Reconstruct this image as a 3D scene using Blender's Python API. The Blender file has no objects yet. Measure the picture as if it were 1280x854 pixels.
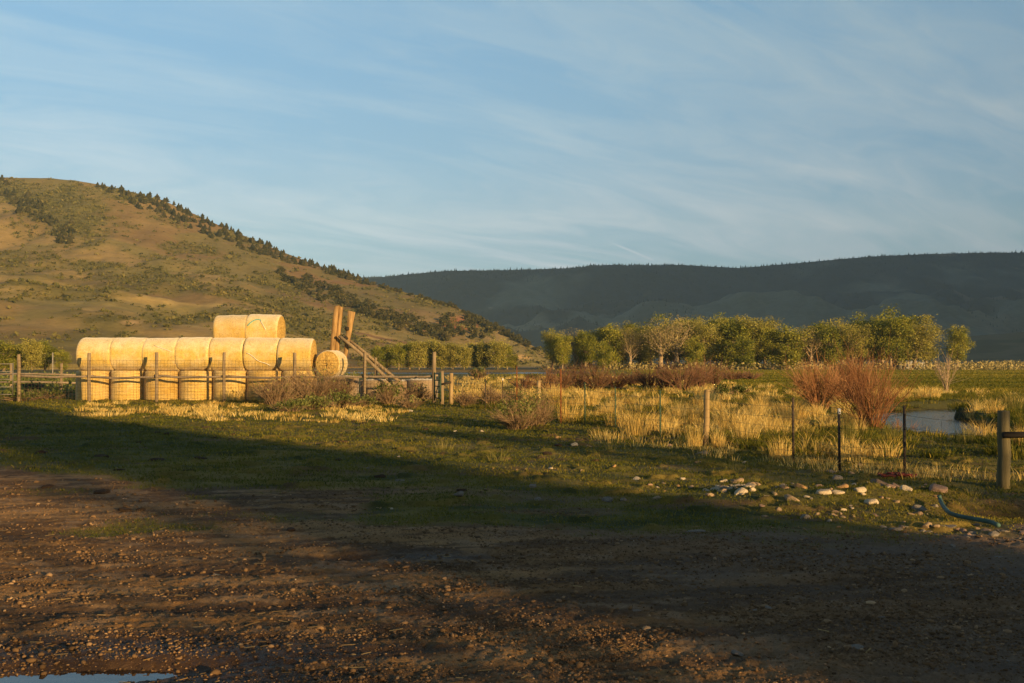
import bpy, math, random
import numpy as np
from math import radians as R

C = bpy.context.scene.collection
SC = bpy.context.scene
rs = np.random.RandomState(7)
random.seed(7)

# ------------------------------------------------------------------ camera, sky, sun, exposure
EYE = 1.7
FPX = 1250.0          # focal length in photo pixels (1280 wide)
HOR = 455.0           # row of the horizon in the photo
cam_d = bpy.data.cameras.new('camera')
cam_d.sensor_width = 36.0
cam_d.lens = 36.0 * FPX / 1280.0
cam_d.clip_start = 0.05
cam_d.clip_end = 60000
cam = bpy.data.objects.new('camera', cam_d)
cam.location = (0, 0, EYE)
cam.rotation_euler = (R(90) + math.atan((HOR - 427.0) / FPX), 0, 0)
C.objects.link(cam)
SC.camera = cam

SUN_AZ = R(38)        # light travels 38 degrees left of straight ahead
SUN_EL = R(8)
SKY_STRENGTH = 0.074
SUN_STRENGTH = 5.0
EXPOSURE = 1.38
to_sun = np.array([math.sin(SUN_AZ) * math.cos(SUN_EL), -math.cos(SUN_AZ) * math.cos(SUN_EL), math.sin(SUN_EL)])

SC.view_settings.view_transform = 'Standard'
SC.view_settings.look = 'None'
SC.view_settings.gamma = 1.0
SC.view_settings.use_curve_mapping = False
SC.view_settings.exposure = EXPOSURE
SC.render.engine = 'CYCLES'
SC.cycles.use_denoising = True
SC.cycles.max_bounces = 5
SC.cycles.transparent_max_bounces = 6
SC.cycles.volume_bounces = 1
SC.cycles.sample_clamp_indirect = 4.0

W = bpy.data.worlds.new('World')
SC.world = W
W.use_nodes = True


class NT:
    """small helper to wire nodes"""
    def __init__(s, tree):
        s.t = tree

    def n(s, typ, props=None, **inp):
        nd = s.t.nodes.new(typ)
        for k, v in (props or {}).items():
            setattr(nd, k, v)
        for k, v in inp.items():
            key = int(k[1:]) if k[0] == '_' and k[1:].isdigit() else k.replace('_', ' ')
            s.set(nd.inputs[key], v)
        return nd

    def set(s, sock, v):
        if isinstance(v, bpy.types.NodeSocket):
            s.t.links.new(v, sock)
        elif isinstance(v, bpy.types.Node):
            s.t.links.new(v.outputs[0], sock)
        else:
            if isinstance(v, tuple) and len(v) == 3 and sock.type == 'RGBA':
                v = v + (1,)
            sock.default_value = v

    def math(s, op, a, b=0.0, c=None, clamp=False):
        nd = s.n('ShaderNodeMath', {'operation': op, 'use_clamp': clamp}, _0=a, _1=b)
        if c is not None:
            s.set(nd.inputs[2], c)
        return nd.outputs[0]

    def mix(s, fac, a, b, blend='MIX'):
        nd = s.n('ShaderNodeMix', {'data_type': 'RGBA', 'blend_type': blend})
        s.set(nd.inputs[0], fac); s.set(nd.inputs[6], a); s.set(nd.inputs[7], b)
        return nd.outputs[2]

    def ramp(s, fac, stops):
        nd = s.n('ShaderNodeValToRGB')
        el = nd.color_ramp.elements
        while len(el) < len(stops):
            el.new(0.5)
        for e, (p, c) in zip(el, stops):
            e.position = p
            e.color = (c, c, c, 1) if not isinstance(c, tuple) else (c + (1,) if len(c) == 3 else c)
        s.set(nd.inputs[0], fac)
        return nd.outputs[0]


def build_world():
    t = W.node_tree
    t.nodes.clear()
    N = NT(t)
    sky = N.n('ShaderNodeTexSky', {'sky_type': 'NISHITA', 'sun_disc': False, 'sun_elevation': SUN_EL,
                                   'sun_rotation': math.atan2(to_sun[0], to_sun[1]), 'altitude': 2200.0,
                                   'air_density': 1.0, 'dust_density': 1.2, 'ozone_density': 1.6})
    tc = N.n('ShaderNodeTexCoord')
    sep = N.n('ShaderNodeSeparateXYZ', None, _0=tc.outputs['Generated'])
    dx, dy, dz = sep.outputs
    zz = N.math('ADD', N.math('MAXIMUM', dz, 0.0), 0.20)
    px = N.math('DIVIDE', dx, zz)
    py = N.math('DIVIDE', dy, zz)
    pv = N.n('ShaderNodeCombineXYZ', None, _0=px, _1=py, _2=0.0)
    # long thin cirrus streaks
    mp = N.n('ShaderNodeMapping', {'vector_type': 'TEXTURE'}, Vector=pv, Rotation=(0, 0, R(33)), Scale=(1.5, 0.42, 1.0))
    warp = N.n('ShaderNodeTexNoise', {'noise_dimensions': '3D'}, Vector=mp, Scale=0.9, Detail=3.0)
    wv = N.n('ShaderNodeVectorMath', {'operation': 'MULTIPLY_ADD'}, _0=warp.outputs['Color'], _1=(1.3, 1.9, 0), _2=mp)
    n1 = N.n('ShaderNodeTexNoise', None, Vector=wv, Scale=1.25, Detail=10.0, Roughness=0.66)
    n2 = N.n('ShaderNodeTexNoise', None, Vector=pv, Scale=0.45, Detail=3.0, Roughness=0.5)
    m1 = N.ramp(n1.outputs['Fac'], [(0.40, 0.0), (0.68, 1.0)])
    m2 = N.ramp(n2.outputs['Fac'], [(0.30, 0.25), (0.60, 1.0)])
    mask = N.math('MULTIPLY', m1, m2)
    # a short condensation trail low over the ridge
    a = N.math('DIVIDE', dx, N.math('MAXIMUM', dy, 0.05))
    b = N.math('DIVIDE', dz, N.math('MAXIMUM', dy, 0.05))
    x0, z0, x1, z1 = 112 / FPX, 157 / FPX, 184 / FPX, 127 / FPX
    L = math.hypot(x1 - x0, z1 - z0)
    ux, uz = (x1 - x0) / L, (z1 - z0) / L
    al = N.math('ADD', N.math('MULTIPLY', N.math('SUBTRACT', a, x0), ux), N.math('MULTIPLY', N.math('SUBTRACT', b, z0), uz))
    ac = N.math('ABSOLUTE', N.math('SUBTRACT', N.math('MULTIPLY', N.math('SUBTRACT', b, z0), ux), N.math('MULTIPLY', N.math('SUBTRACT', a, x0), uz)))
    tn = N.math('DIVIDE', al, L)
    ends = N.math('MULTIPLY', N.math('MULTIPLY', tn, 3.0, clamp=True), N.math('MULTIPLY', N.math('SUBTRACT', 1.0, tn), 7.0, clamp=True))
    wid = N.math('ADD', N.math('MULTIPLY', tn, 0.0015), 0.0012)
    trail = N.math('MULTIPLY', N.math('SUBTRACT', 1.0, N.math('DIVIDE', ac, wid), clamp=True), ends)
    mask = N.math('MAXIMUM', N.math('MULTIPLY', mask, 0.68), N.math('MULTIPLY', trail, 0.45))
    bw = N.n('ShaderNodeRGBToBW', None, _0=sky)
    white = N.n('ShaderNodeCombineColor', None, _0=N.math('MULTIPLY', bw, 1.72), _1=N.math('MULTIPLY', bw, 1.70), _2=N.math('MULTIPLY', bw, 1.80))
    # the band of pale air low over the horizon, thinner than the model's
    low = N.ramp(dz, [(0.0, (0.44, 0.42, 0.42)), (0.10, (0.60, 0.60, 0.61)), (0.34, (0.93, 1.10, 1.05)), (0.46, (0.66, 0.78, 0.76)), (0.8, (0.36, 0.42, 0.42))])
    skc = N.mix(1.0, sky.outputs[0], low, 'MULTIPLY')
    whc = N.mix(1.0, white.outputs[0], low, 'MULTIPLY')
    col = N.mix(mask, skc, whc)
    bg = N.n('ShaderNodeBackground', None, Color=col, Strength=SKY_STRENGTH)
    out = N.n('ShaderNodeOutputWorld', None, Surface=bg)


build_world()

sun_d = bpy.data.lights.new('sun', 'SUN')
sun_d.energy = SUN_STRENGTH
sun_d.angle = R(0.55)
sun_d.color = (1.0, 0.63, 0.25)
sun = bpy.data.objects.new('sun', sun_d)
from mathutils import Vector, Matrix
sun.rotation_euler = Vector(to_sun.tolist()).to_track_quat('Z', 'Y').to_euler()
C.objects.link(sun)


# ------------------------------------------------------------------ helpers
def P(px, py, z=0.0):
    """ground point of a photo pixel"""
    d = FPX * (EYE - z) / (py - HOR)
    return np.array([(px - 640.0) / FPX * d, d, z])


def at(px, py, d):
    return np.array([(px - 640.0) / FPX * d, d, EYE + (HOR - py) / FPX * d])


def tag(o, label=None, cat=None, group=None, kind=None):
    if label: o['label'] = label
    if cat: o['category'] = cat
    if group: o['group'] = group
    if kind: o['kind'] = kind
    return o


def empty(name, loc=(0, 0, 0), rz=0.0, label=None, cat=None, group=None):
    o = bpy.data.objects.new(name, None)
    o.location = tuple(float(v) for v in loc); o.rotation_euler = (0, 0, rz)
    o.empty_display_size = 0.2
    C.objects.link(o)
    return tag(o, label, cat, group)


def hash2(ix, iy, seed):
    h = (ix.astype(np.int64) * 374761393 + iy.astype(np.int64) * 668265263 + seed * 974634777) & 0xFFFFFFFF
    h = ((h ^ (h >> 13)) * 1274126177) & 0xFFFFFFFF
    h = h ^ (h >> 16)
    return (h & 0xFFFFFF) / float(0xFFFFFF)


def vnoise(x, y, seed=0):
    x = np.asarray(x, float); y = np.asarray(y, float)
    ix = np.floor(x); iy = np.floor(y)
    fx = x - ix; fy = y - iy
    fx = fx * fx * fx * (fx * (fx * 6 - 15) + 10); fy = fy * fy * fy * (fy * (fy * 6 - 15) + 10)
    a = hash2(ix, iy, seed); b = hash2(ix + 1, iy, seed); c = hash2(ix, iy + 1, seed); d = hash2(ix + 1, iy + 1, seed)
    return (a + (b - a) * fx) * (1 - fy) + (c + (d - c) * fx) * fy


def fbm(x, y, oct=4, seed=0, gain=0.5):
    x = np.asarray(x, float); y = np.asarray(y, float)
    s = 0.0; amp = 1.0; tot = 0.0
    for i in range(oct):
        cs, sn = math.cos(0.6 * i + 0.3), math.sin(0.6 * i + 0.3)
        s = s + amp * vnoise((x * cs - y * sn) * 2 ** i + 17.3 * i, (x * sn + y * cs) * 2 ** i - 9.1 * i, seed + i * 13)
        tot += amp; amp *= gain
    return s / tot


def sstep(a, b, x):
    t = np.clip((x - a) / (b - a), 0, 1)
    return t * t * (3 - 2 * t)


def mesh_np(name, verts, faces, mats, parent=None, smooth=False, attrs=None, cols=None, loc=None):
    """verts (N,3); faces: list of int arrays (M,k)"""
    me = bpy.data.meshes.new(name)
    verts = np.asarray(verts, np.float32)
    faces = [np.asarray(f, np.int32) for f in faces if len(f)]
    me.vertices.add(len(verts)); me.vertices.foreach_set('co', verts.ravel())
    nl = sum(f.size for f in faces); nf = sum(len(f) for f in faces)
    me.loops.add(nl); me.polygons.add(nf)
    me.loops.foreach_set('vertex_index', np.concatenate([f.ravel() for f in faces]))
    tot = np.concatenate([np.full(len(f), f.shape[1], np.int32) for f in faces])
    st = np.concatenate([[0], np.cumsum(tot)[:-1]]).astype(np.int32)
    me.polygons.foreach_set('loop_start', st)
    try:
        me.polygons.foreach_set('loop_total', tot)
    except Exception:
        pass
    if smooth:
        me.polygons.foreach_set('use_smooth', np.ones(nf, bool))
    for k, v in (attrs or {}).items():
        a = me.attributes.new(k, 'FLOAT', 'POINT'); a.data.foreach_set('value', np.asarray(v, np.float32).ravel())
    for k, v in (cols or {}).items():
        v = np.asarray(v, np.float32)
        if v.shape[1] == 3: v = np.concatenate([v, np.ones((len(v), 1), np.float32)], 1)
        a = me.attributes.new(k, 'FLOAT_COLOR', 'POINT'); a.data.foreach_set('color', v.ravel())
    for m in (mats if isinstance(mats, (list, tuple)) else [mats]):
        me.materials.append(m)
    me.update(calc_edges=True)
    o = bpy.data.objects.new(name, me)
    C.objects.link(o)
    if parent is not None: o.parent = parent
    if loc is not None: o.location = tuple(float(v) for v in loc)
    return o


class MB:
    """collects shapes, builds one mesh object"""
    def __init__(s):
        s.v = []; s.f = {3: [], 4: []}; s.n = 0; s.a = []; s.big = []

    def add(s, v, quads=(), tris=(), val=0.5, ngons=()):
        v = np.asarray(v, float)
        s.v.append(v)
        if len(quads): s.f[4].append(np.asarray(quads, int) + s.n)
        if len(tris): s.f[3].append(np.asarray(tris, int) + s.n)
        for g in ngons: s.big.append(np.asarray([g], int) + s.n)
        s.a.append(np.broadcast_to(np.asarray(val, float), (len(v),)))
        s.n += len(v)

    def tube(s, pts, rad, sides=6, val=0.5, cap=True, jit=0.0, rng=None):
        pts = np.asarray(pts, float); n = len(pts)
        rad = np.broadcast_to(np.asarray(rad, float), (n,))
        tg = np.gradient(pts, axis=0); tg /= np.linalg.norm(tg, axis=1)[:, None] + 1e-9
        ref = np.array([0.0, 0, 1]) if abs(tg[0, 2]) < 0.9 else np.array([1.0, 0, 0])
        u = np.cross(tg, ref); u /= np.linalg.norm(u, axis=1)[:, None] + 1e-9
        w = np.cross(tg, u)
        an = np.arange(sides) / sides * 2 * np.pi
        r = rad[:, None] * np.ones((n, sides))
        if jit:
            rr = (rng or rs)
            r = r * (1 + jit * (rr.rand(n, sides) - .5) * .6 + jit * (rr.rand(1, sides) - .5))
        v = pts[:, None, :] + (np.cos(an)[None, :, None] * u[:, None, :] + np.sin(an)[None, :, None] * w[:, None, :]) * r[:, :, None]
        i = np.arange(n - 1)[:, None] * sides; j = np.arange(sides)[None, :]; k = (j + 1) % sides
        q = np.stack([i + j, i + sides + j, i + sides + k, i + k], -1).reshape(-1, 4)
        ng = []
        if cap:
            ng = [list(range(sides)), [(n - 1) * sides + x for x in range(sides)][::-1]]
        s.add(v.reshape(-1, 3), q, (), val, ng)

    def box(s, c, size, rot=None, val=0.5, taper=1.0):
        sx, sy, sz = [x / 2 for x in size]
        v = np.array([[-sx, -sy, -sz], [sx, -sy, -sz], [sx, sy, -sz], [-sx, sy, -sz],
                      [-sx * taper, -sy * taper, sz], [sx * taper, -sy * taper, sz], [sx * taper, sy * taper, sz], [-sx * taper, sy * taper, sz]])
        if rot is not None: v = v @ np.array(rot).T
        s.add(v + np.asarray(c, float), [[0, 3, 2, 1], [4, 5, 6, 7], [0, 1, 5, 4], [1, 2, 6, 5], [2, 3, 7, 6], [3, 0, 4, 7]], (), val)

    def build(s, name, mats, parent=None, smooth=False, loc=None):
        fs = []
        for k in (3, 4):
            if s.f[k]: fs.append(np.concatenate(s.f[k]))
        fs += s.big
        return mesh_np(name, np.concatenate(s.v), fs, mats, parent, smooth, {'v': np.concatenate(s.a)}, None, loc)


def rotz(a):
    c, s_ = math.cos(a), math.sin(a)
    return np.array([[c, -s_, 0], [s_, c, 0], [0, 0, 1]])


def roty(a):
    c, s_ = math.cos(a), math.sin(a)
    return np.array([[c, 0, s_], [0, 1, 0], [-s_, 0, c]])


def rotx(a):
    c, s_ = math.cos(a), math.sin(a)
    return np.array([[1, 0, 0], [0, c, -s_], [0, s_, c]])


def dup(o, loc, rz=0.0, scale=1.0, label=None, cat=None, group=None):
    c = o.copy(); C.objects.link(c)
    c.location = tuple(float(v) for v in loc); c.rotation_euler = (0, 0, rz)
    c.scale = (scale,) * 3 if not isinstance(scale, tuple) else scale
    tag(c, label, cat, group)
    for ch in list(o.children):
        d = ch.copy(); C.objects.link(d); d.parent = c
        for g in list(ch.children):
            e = g.copy(); C.objects.link(e); e.parent = d
    return c


ORD = ['leftmost', 'second from left', 'third from left', 'fourth from left', 'fifth from left', 'sixth from left', 'seventh from left',
       'eighth from left', 'ninth from left', 'tenth from left', 'eleventh from left', 'twelfth from left', 'thirteenth from left',
       'fourteenth from left', 'fifteenth from left', 'sixteenth from left', 'seventeenth from left', 'eighteenth from left',
       'nineteenth from left', 'twentieth from left'] + [f'{a}-{b} from left' for a in ('twenty', 'thirty', 'forty', 'fifty') for b in
       ('first', 'second', 'third', 'fourth', 'fifth', 'sixth', 'seventh', 'eighth', 'ninth')]


def ordinal(i, n):
    if n == 1: return 'only'
    if i == n - 1: return 'rightmost'
    return ORD[i]


# ------------------------------------------------------------------ materials
def mat(name):
    m = bpy.data.materials.new(name); m.use_nodes = True
    m.node_tree.nodes.clear()
    return m, NT(m.node_tree)


def finish(N, col, rough=0.9, bump=None, bstr=0.3, bdist=0.02, spec=0.2, sheen=0.0, trans=0.0, metal=0.0):
    kw = {}
    p = N.n('ShaderNodeBsdfPrincipled', None, Base_Color=col, Roughness=rough, Metallic=metal)
    p.inputs['Specular IOR Level'].default_value = spec
    if sheen:
        p.inputs['Sheen Weight'].default_value = sheen
        p.inputs['Sheen Roughness'].default_value = 0.5
    if bump is not None:
        b = N.n('ShaderNodeBump', None, Height=bump, Strength=bstr, Distance=bdist)
        N.set(p.inputs['Normal'], b.outputs[0])
    sh = p.outputs[0]
    if trans:
        tr = N.n('ShaderNodeBsdfTranslucent', None, Color=col)
        mx = N.n('ShaderNodeMixShader', None, _0=trans, _1=p.outputs[0], _2=tr.outputs[0])
        sh = mx.outputs[0]
    N.n('ShaderNodeOutputMaterial', None, Surface=sh)


def attr(N, name):
    return N.n('ShaderNodeAttribute', {'attribute_name': name})


def m_blade(name, c0, c1, c2, trans=0.35, rough=0.7, objvar=0.0):
    """blades, leaves, twigs: three base colours picked by the per-face value v"""
    m, N = mat(name)
    v = attr(N, 'v').outputs['Fac']
    if objvar:
        oi = N.n('ShaderNodeObjectInfo')
        v = N.math('ADD', v, N.math('MULTIPLY', N.math('SUBTRACT', oi.outputs['Random'], 0.5), objvar), clamp=True)
    col = N.ramp(v, [(0.0, c0), (0.5, c1), (1.0, c2)])
    finish(N, col, rough, trans=trans, spec=0.15)
    return m


def m_wood(name, c0, c1, scale=1.0, stretch=(14, 14, 1.2), rough=0.9):
    m, N = mat(name)
    tc = N.n('ShaderNodeTexCoord')
    mp = N.n('ShaderNodeMapping', None, Vector=tc.outputs['Object'], Scale=stretch)
    n1 = N.n('ShaderNodeTexNoise', None, Vector=mp, Scale=scale, Detail=6.0, Roughness=0.65)
    n2 = N.n('ShaderNodeTexNoise', None, Vector=tc.outputs['Object'], Scale=1.7, Detail=3.0)
    f = N.math('ADD', N.math('MULTIPLY', n1.outputs['Fac'], 0.75), N.math('MULTIPLY', n2.outputs['Fac'], 0.25))
    col = N.ramp(f, [(0.32, c0), (0.62, c1)])
    finish(N, col, rough, n1.outputs['Fac'], 0.6, 0.02)
    return m


def m_noise(name, c0, c1, scale=6.0, rough=0.9, bstr=0.4, bdist=0.02, lo=0.35, hi=0.65, spec=0.2, metal=0.0, detail=5.0, objvar=False):
    m, N = mat(name)
    tc = N.n('ShaderNodeTexCoord')
    vec = tc.outputs['Object']
    if objvar:
        oi = N.n('ShaderNodeObjectInfo')
        vec = N.n('ShaderNodeVectorMath', {'operation': 'ADD'}, _0=vec, _1=oi.outputs['Location']).outputs[0]
    n1 = N.n('ShaderNodeTexNoise', None, Vector=vec, Scale=scale, Detail=detail, Roughness=0.6)
    col = N.ramp(n1.outputs['Fac'], [(lo, c0), (hi, c1)])
    finish(N, col, rough, n1.outputs['Fac'] if bstr else None, bstr, bdist, spec, metal=metal)
    return m


M = {}


def ground_material():
    m, N = mat('soil and turf')
    c = attr(N, 'base')
    tc = N.n('ShaderNodeTexCoord')
    n1 = N.n('ShaderNodeTexNoise', None, Vector=tc.outputs['Object'], Scale=22.0, Detail=6.0, Roughness=0.7)
    n2 = N.n('ShaderNodeTexNoise', None, Vector=tc.outputs['Object'], Scale=3.0, Detail=5.0, Roughness=0.65)
    n3 = N.n('ShaderNodeTexNoise', None, Vector=tc.outputs['Object'], Scale=75.0, Detail=4.0, Roughness=0.75)
    f = N.math('ADD', N.math('MULTIPLY', n1.outputs['Fac'], 0.9), N.math('MULTIPLY', n2.outputs['Fac'], 0.7))
    f = N.math('ADD', f, N.math('MULTIPLY', N.math('SUBTRACT', n3.outputs['Fac'], 0.5), 1.3))
    g = N.n('ShaderNodeCombineColor', None, _0=N.math('ADD', f, 0.2), _1=N.math('ADD', f, 0.2), _2=N.math('ADD', f, 0.2))
    col = N.mix(1.0, c.outputs['Color'], g.outputs[0], 'MULTIPLY')
    wet = attr(N, 'wet').outputs['Fac']
    rough = N.math('SUBTRACT', 0.95, N.math('MULTIPLY', wet, 0.45))
    p = N.n('ShaderNodeBsdfPrincipled', None, Base_Color=col, Roughness=rough)
    p.inputs['Specular IOR Level'].default_value = 0.25
    b = N.n('ShaderNodeBump', None, Height=N.math('ADD', n1.outputs['Fac'], n3.outputs['Fac']), Strength=0.6, Distance=0.02)
    N.set(p.inputs['Normal'], b.outputs[0])
    N.n('ShaderNodeOutputMaterial', None, Surface=p.outputs[0])
    return m


def hill_material(name, s1, s2, amt):
    m, N = mat(name)
    c = attr(N, 'base')
    tc = N.n('ShaderNodeTexCoord')
    n1 = N.n('ShaderNodeTexNoise', None, Vector=tc.outputs['Object'], Scale=s1, Detail=6.0, Roughness=0.7)
    n2 = N.n('ShaderNodeTexNoise', None, Vector=tc.outputs['Object'], Scale=s2, Detail=5.0, Roughness=0.65)
    f = N.math('ADD', N.math('MULTIPLY', n1.outputs['Fac'], amt), N.math('MULTIPLY', n2.outputs['Fac'], amt))
    n3 = N.n('ShaderNodeTexNoise', None, Vector=tc.outputs['Object'], Scale=s1 * 4.5, Detail=5.0, Roughness=0.75)
    f = N.math('ADD', f, N.math('MULTIPLY', N.math('SUBTRACT', n3.outputs['Fac'], 0.5), amt * 1.2))
    f = N.math('ADD', f, 1.0 - amt)
    g = N.n('ShaderNodeCombineColor', None, _0=f, _1=f, _2=f)
    col = N.mix(1.0, c.outputs['Color'], g.outputs[0], 'MULTIPLY')
    finish(N, col, 0.95, n1.outputs['Fac'], 0.5, 1.5, spec=0.1)
    return m


def water_material(name, col, rough, bscale, bstr):
    m, N = mat(name)
    tc = N.n('ShaderNodeTexCoord')
    mp = N.n('ShaderNodeMapping', None, Vector=tc.outputs['Object'], Scale=(1.0, 2.4, 1))
    n1 = N.n('ShaderNodeTexNoise', None, Vector=mp, Scale=bscale, Detail=4.0)
    p = N.n('ShaderNodeBsdfPrincipled', None, Base_Color=col, Roughness=rough)
    p.inputs['Specular IOR Level'].default_value = 0.5
    b = N.n('ShaderNodeBump', None, Height=n1.outputs['Fac'], Strength=bstr, Distance=0.05)
    N.set(p.inputs['Normal'], b.outputs[0])
    N.n('ShaderNodeOutputMaterial', None, Surface=p.outputs[0])
    return m


def hay_material(name, c0, c1, c2, net, axis):
    """net-wrapped straw: fine strands round the bale, bleached blotches, the weave of the net"""
    m, N = mat(name)
    tc = N.n('ShaderNodeTexCoord')
    oi = N.n('ShaderNodeObjectInfo')
    off = N.n('ShaderNodeVectorMath', {'operation': 'SCALE'}, _0=oi.outputs['Location'])
    off.inputs['Scale'].default_value = 3.7
    vec = N.n('ShaderNodeVectorMath', {'operation': 'ADD'}, _0=tc.outputs['Object'], _1=off.outputs[0]).outputs[0]
    st = (26, 1.2, 1.2) if axis == 'X' else (1.2, 1.2, 26)
    mp = N.n('ShaderNodeMapping', None, Vector=vec, Scale=st)
    n1 = N.n('ShaderNodeTexNoise', None, Vector=mp, Scale=1.5, Detail=6.0, Roughness=0.7)
    n2 = N.n('ShaderNodeTexNoise', None, Vector=vec, Scale=1.9, Detail=4.0, Roughness=0.6)
    n3 = N.n('ShaderNodeTexNoise', None, Vector=vec, Scale=34.0, Detail=3.0, Roughness=0.7)
    col = N.ramp(n1.outputs['Fac'], [(0.28, c0), (0.5, c1), (0.75, c2)])
    bl = N.ramp(n2.outputs['Fac'], [(0.42, 0.0), (0.66, 1.0)])
    col = N.mix(N.math('MULTIPLY', bl, 0.45), col, net)
    # grazing light and warm bounce painted in: pale crown, amber lower side
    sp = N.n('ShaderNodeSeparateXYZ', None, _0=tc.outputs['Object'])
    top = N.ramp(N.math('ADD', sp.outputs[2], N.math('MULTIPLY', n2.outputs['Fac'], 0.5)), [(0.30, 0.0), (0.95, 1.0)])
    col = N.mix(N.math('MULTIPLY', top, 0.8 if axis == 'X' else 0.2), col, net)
    spk = N.ramp(n3.outputs['Fac'], [(0.34, 0.5), (0.52, 1.0)])
    col = N.mix(1.0, col, spk, 'MULTIPLY')
    n4 = N.n('ShaderNodeTexNoise', None, Vector=vec, Scale=4.5, Detail=6.0, Roughness=0.7)
    blot = N.ramp(n4.outputs['Fac'], [(0.30, (0.80, 0.72, 0.60)), (0.46, (1.0, 1.0, 1.0)), (0.7, (1.08, 1.06, 1.02))])
    col = N.mix(1.0, col, blot, 'MULTIPLY')
    tone = N.ramp(oi.outputs['Random'], [(0.0, (0.84, 0.80, 0.74)), (0.5, (1.0, 1.0, 1.0)), (1.0, (1.1, 1.12, 1.2))])
    col = N.mix(1.0, col, tone, 'MULTIPLY')
    h = N.math('ADD', N.math('MULTIPLY', n1.outputs['Fac'], 0.6), N.math('MULTIPLY', n3.outputs['Fac'], 0.6))
    finish(N, col, 0.75, h, 0.5, 0.03, spec=0.25, sheen=0.4)
    return m


M['ground'] = ground_material()
M['hill'] = hill_material('dry hillside', 0.09, 0.012, 0.75)
M['mountain'] = hill_material('forested mountain', 0.02, 0.004, 0.6)
M['water'] = water_material('stream water', (0.012, 0.016, 0.016), 0.08, 3.0, 0.5)
M['river'] = water_material('river water', (0.03, 0.036, 0.038), 0.32, 0.5, 0.9)
M['puddle'] = water_material('puddle water', (0.02, 0.016, 0.012), 0.02, 3.0, 0.03)
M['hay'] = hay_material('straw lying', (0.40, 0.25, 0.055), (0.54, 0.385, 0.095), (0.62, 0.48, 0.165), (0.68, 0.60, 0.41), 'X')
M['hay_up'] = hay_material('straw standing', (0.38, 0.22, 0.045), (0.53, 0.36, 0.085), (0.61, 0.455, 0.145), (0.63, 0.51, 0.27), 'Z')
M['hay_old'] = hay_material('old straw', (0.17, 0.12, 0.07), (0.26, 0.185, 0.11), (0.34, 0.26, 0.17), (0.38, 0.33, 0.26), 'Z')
M['hay_end'] = m_noise('straw end', (0.34, 0.20, 0.05), (0.56, 0.40, 0.13), 14.0, 0.9, 0.8, 0.05)
M['twine_teal'] = m_noise('teal twine', (0.10, 0.36, 0.34), (0.22, 0.50, 0.46), 8, 0.6, 0.0)
M['twine_white'] = m_noise('white twine', (0.62, 0.58, 0.5), (0.8, 0.76, 0.68), 8, 0.6, 0.0)
M['twine_red'] = m_noise('red twine', (0.09, 0.02, 0.017), (0.16, 0.04, 0.033), 8, 0.7, 0.0)
M['hose'] = m_noise('teal hose', (0.03, 0.065, 0.06), (0.06, 0.12, 0.11), 5, 0.6, 0.2)
M['post'] = m_wood('grey post wood', (0.11, 0.085, 0.055), (0.28, 0.215, 0.135))
M['post_tan'] = m_wood('tan post wood', (0.18, 0.125, 0.06), (0.38, 0.28, 0.145))
M['post_treated'] = m_wood('treated post wood', (0.07, 0.062, 0.033), (0.17, 0.145, 0.08))
M['timber'] = m_wood('weathered timber', (0.09, 0.05, 0.022), (0.42, 0.27, 0.115), 1.0, (11, 11, 0.9))
M['rail'] = m_wood('grey rail wood', (0.10, 0.08, 0.06), (0.30, 0.24, 0.18), 1.0, (1.2, 14, 14))
M['rail_dark'] = m_wood('dark rail wood', (0.018, 0.015, 0.012), (0.06, 0.05, 0.04), 1.0, (1.2, 14, 14))
M['tpost_green'] = m_noise('green painted steel', (0.025, 0.05, 0.035), (0.05, 0.085, 0.055), 9, 0.6, 0.1, metal=0.0)
M['tpost_dark'] = m_noise('dark steel', (0.025, 0.02, 0.018), (0.075, 0.055, 0.04), 9, 0.6, 0.1)
M['tpost_rust'] = m_noise('rusty steel', (0.11, 0.038, 0.015), (0.23, 0.085, 0.03), 9, 0.85, 0.2)
M['tip_white'] = m_noise('white paint', (0.7, 0.7, 0.68), (0.82, 0.82, 0.8), 9, 0.6, 0.0)
M['wire'] = m_noise('galvanised wire', (0.06, 0.045, 0.03), (0.13, 0.105, 0.075), 3, 0.6, 0.0, metal=0.3)
M['pipe'] = m_noise('galvanised pipe', (0.11, 0.105, 0.095), (0.20, 0.19, 0.17), 3, 0.5, 0.0, metal=0.3)
M['trough'] = m_noise('black rubber', (0.012, 0.012, 0.012), (0.04, 0.036, 0.032), 3, 0.7, 0.1)
M['sky_blocker'] = m_wood('barn boards', (0.10, 0.05, 0.03), (0.22, 0.12, 0.07))
M['roof'] = m_noise('metal roofing', (0.2, 0.2, 0.2), (0.32, 0.32, 0.32), 2, 0.5, 0.1)
M['house'] = m_noise('white boards', (0.24, 0.225, 0.20), (0.34, 0.32, 0.29), 1, 0.8, 0.0)
M['glass'] = m_noise('window glass', (0.02, 0.025, 0.03), (0.05, 0.055, 0.06), 1, 0.15, 0.0, spec=0.6)
for nm, a, b in (('cream', (0.34, 0.28, 0.20), (0.60, 0.51, 0.38)), ('tan', (0.20, 0.14, 0.09), (0.38, 0.29, 0.19)),
                 ('orange', (0.26, 0.15, 0.07), (0.42, 0.27, 0.13)), ('grey', (0.13, 0.115, 0.10), (0.27, 0.24, 0.21)),
                 ('brown', (0.13, 0.09, 0.065), (0.26, 0.19, 0.135)), ('pink', (0.22, 0.145, 0.11), (0.36, 0.25, 0.19)), ('soil', (0.03, 0.018, 0.01), (0.08, 0.05, 0.028))):
    M['stone_' + nm] = m_noise(nm + ' stone', a, b, 7.0, 0.9, 0.5, 0.02, objvar=True)
M['gravel'] = m_blade('gravel', (0.08, 0.05, 0.027), (0.21, 0.13, 0.068), (0.44, 0.31, 0.19), trans=0.0, rough=0.9)
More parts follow.
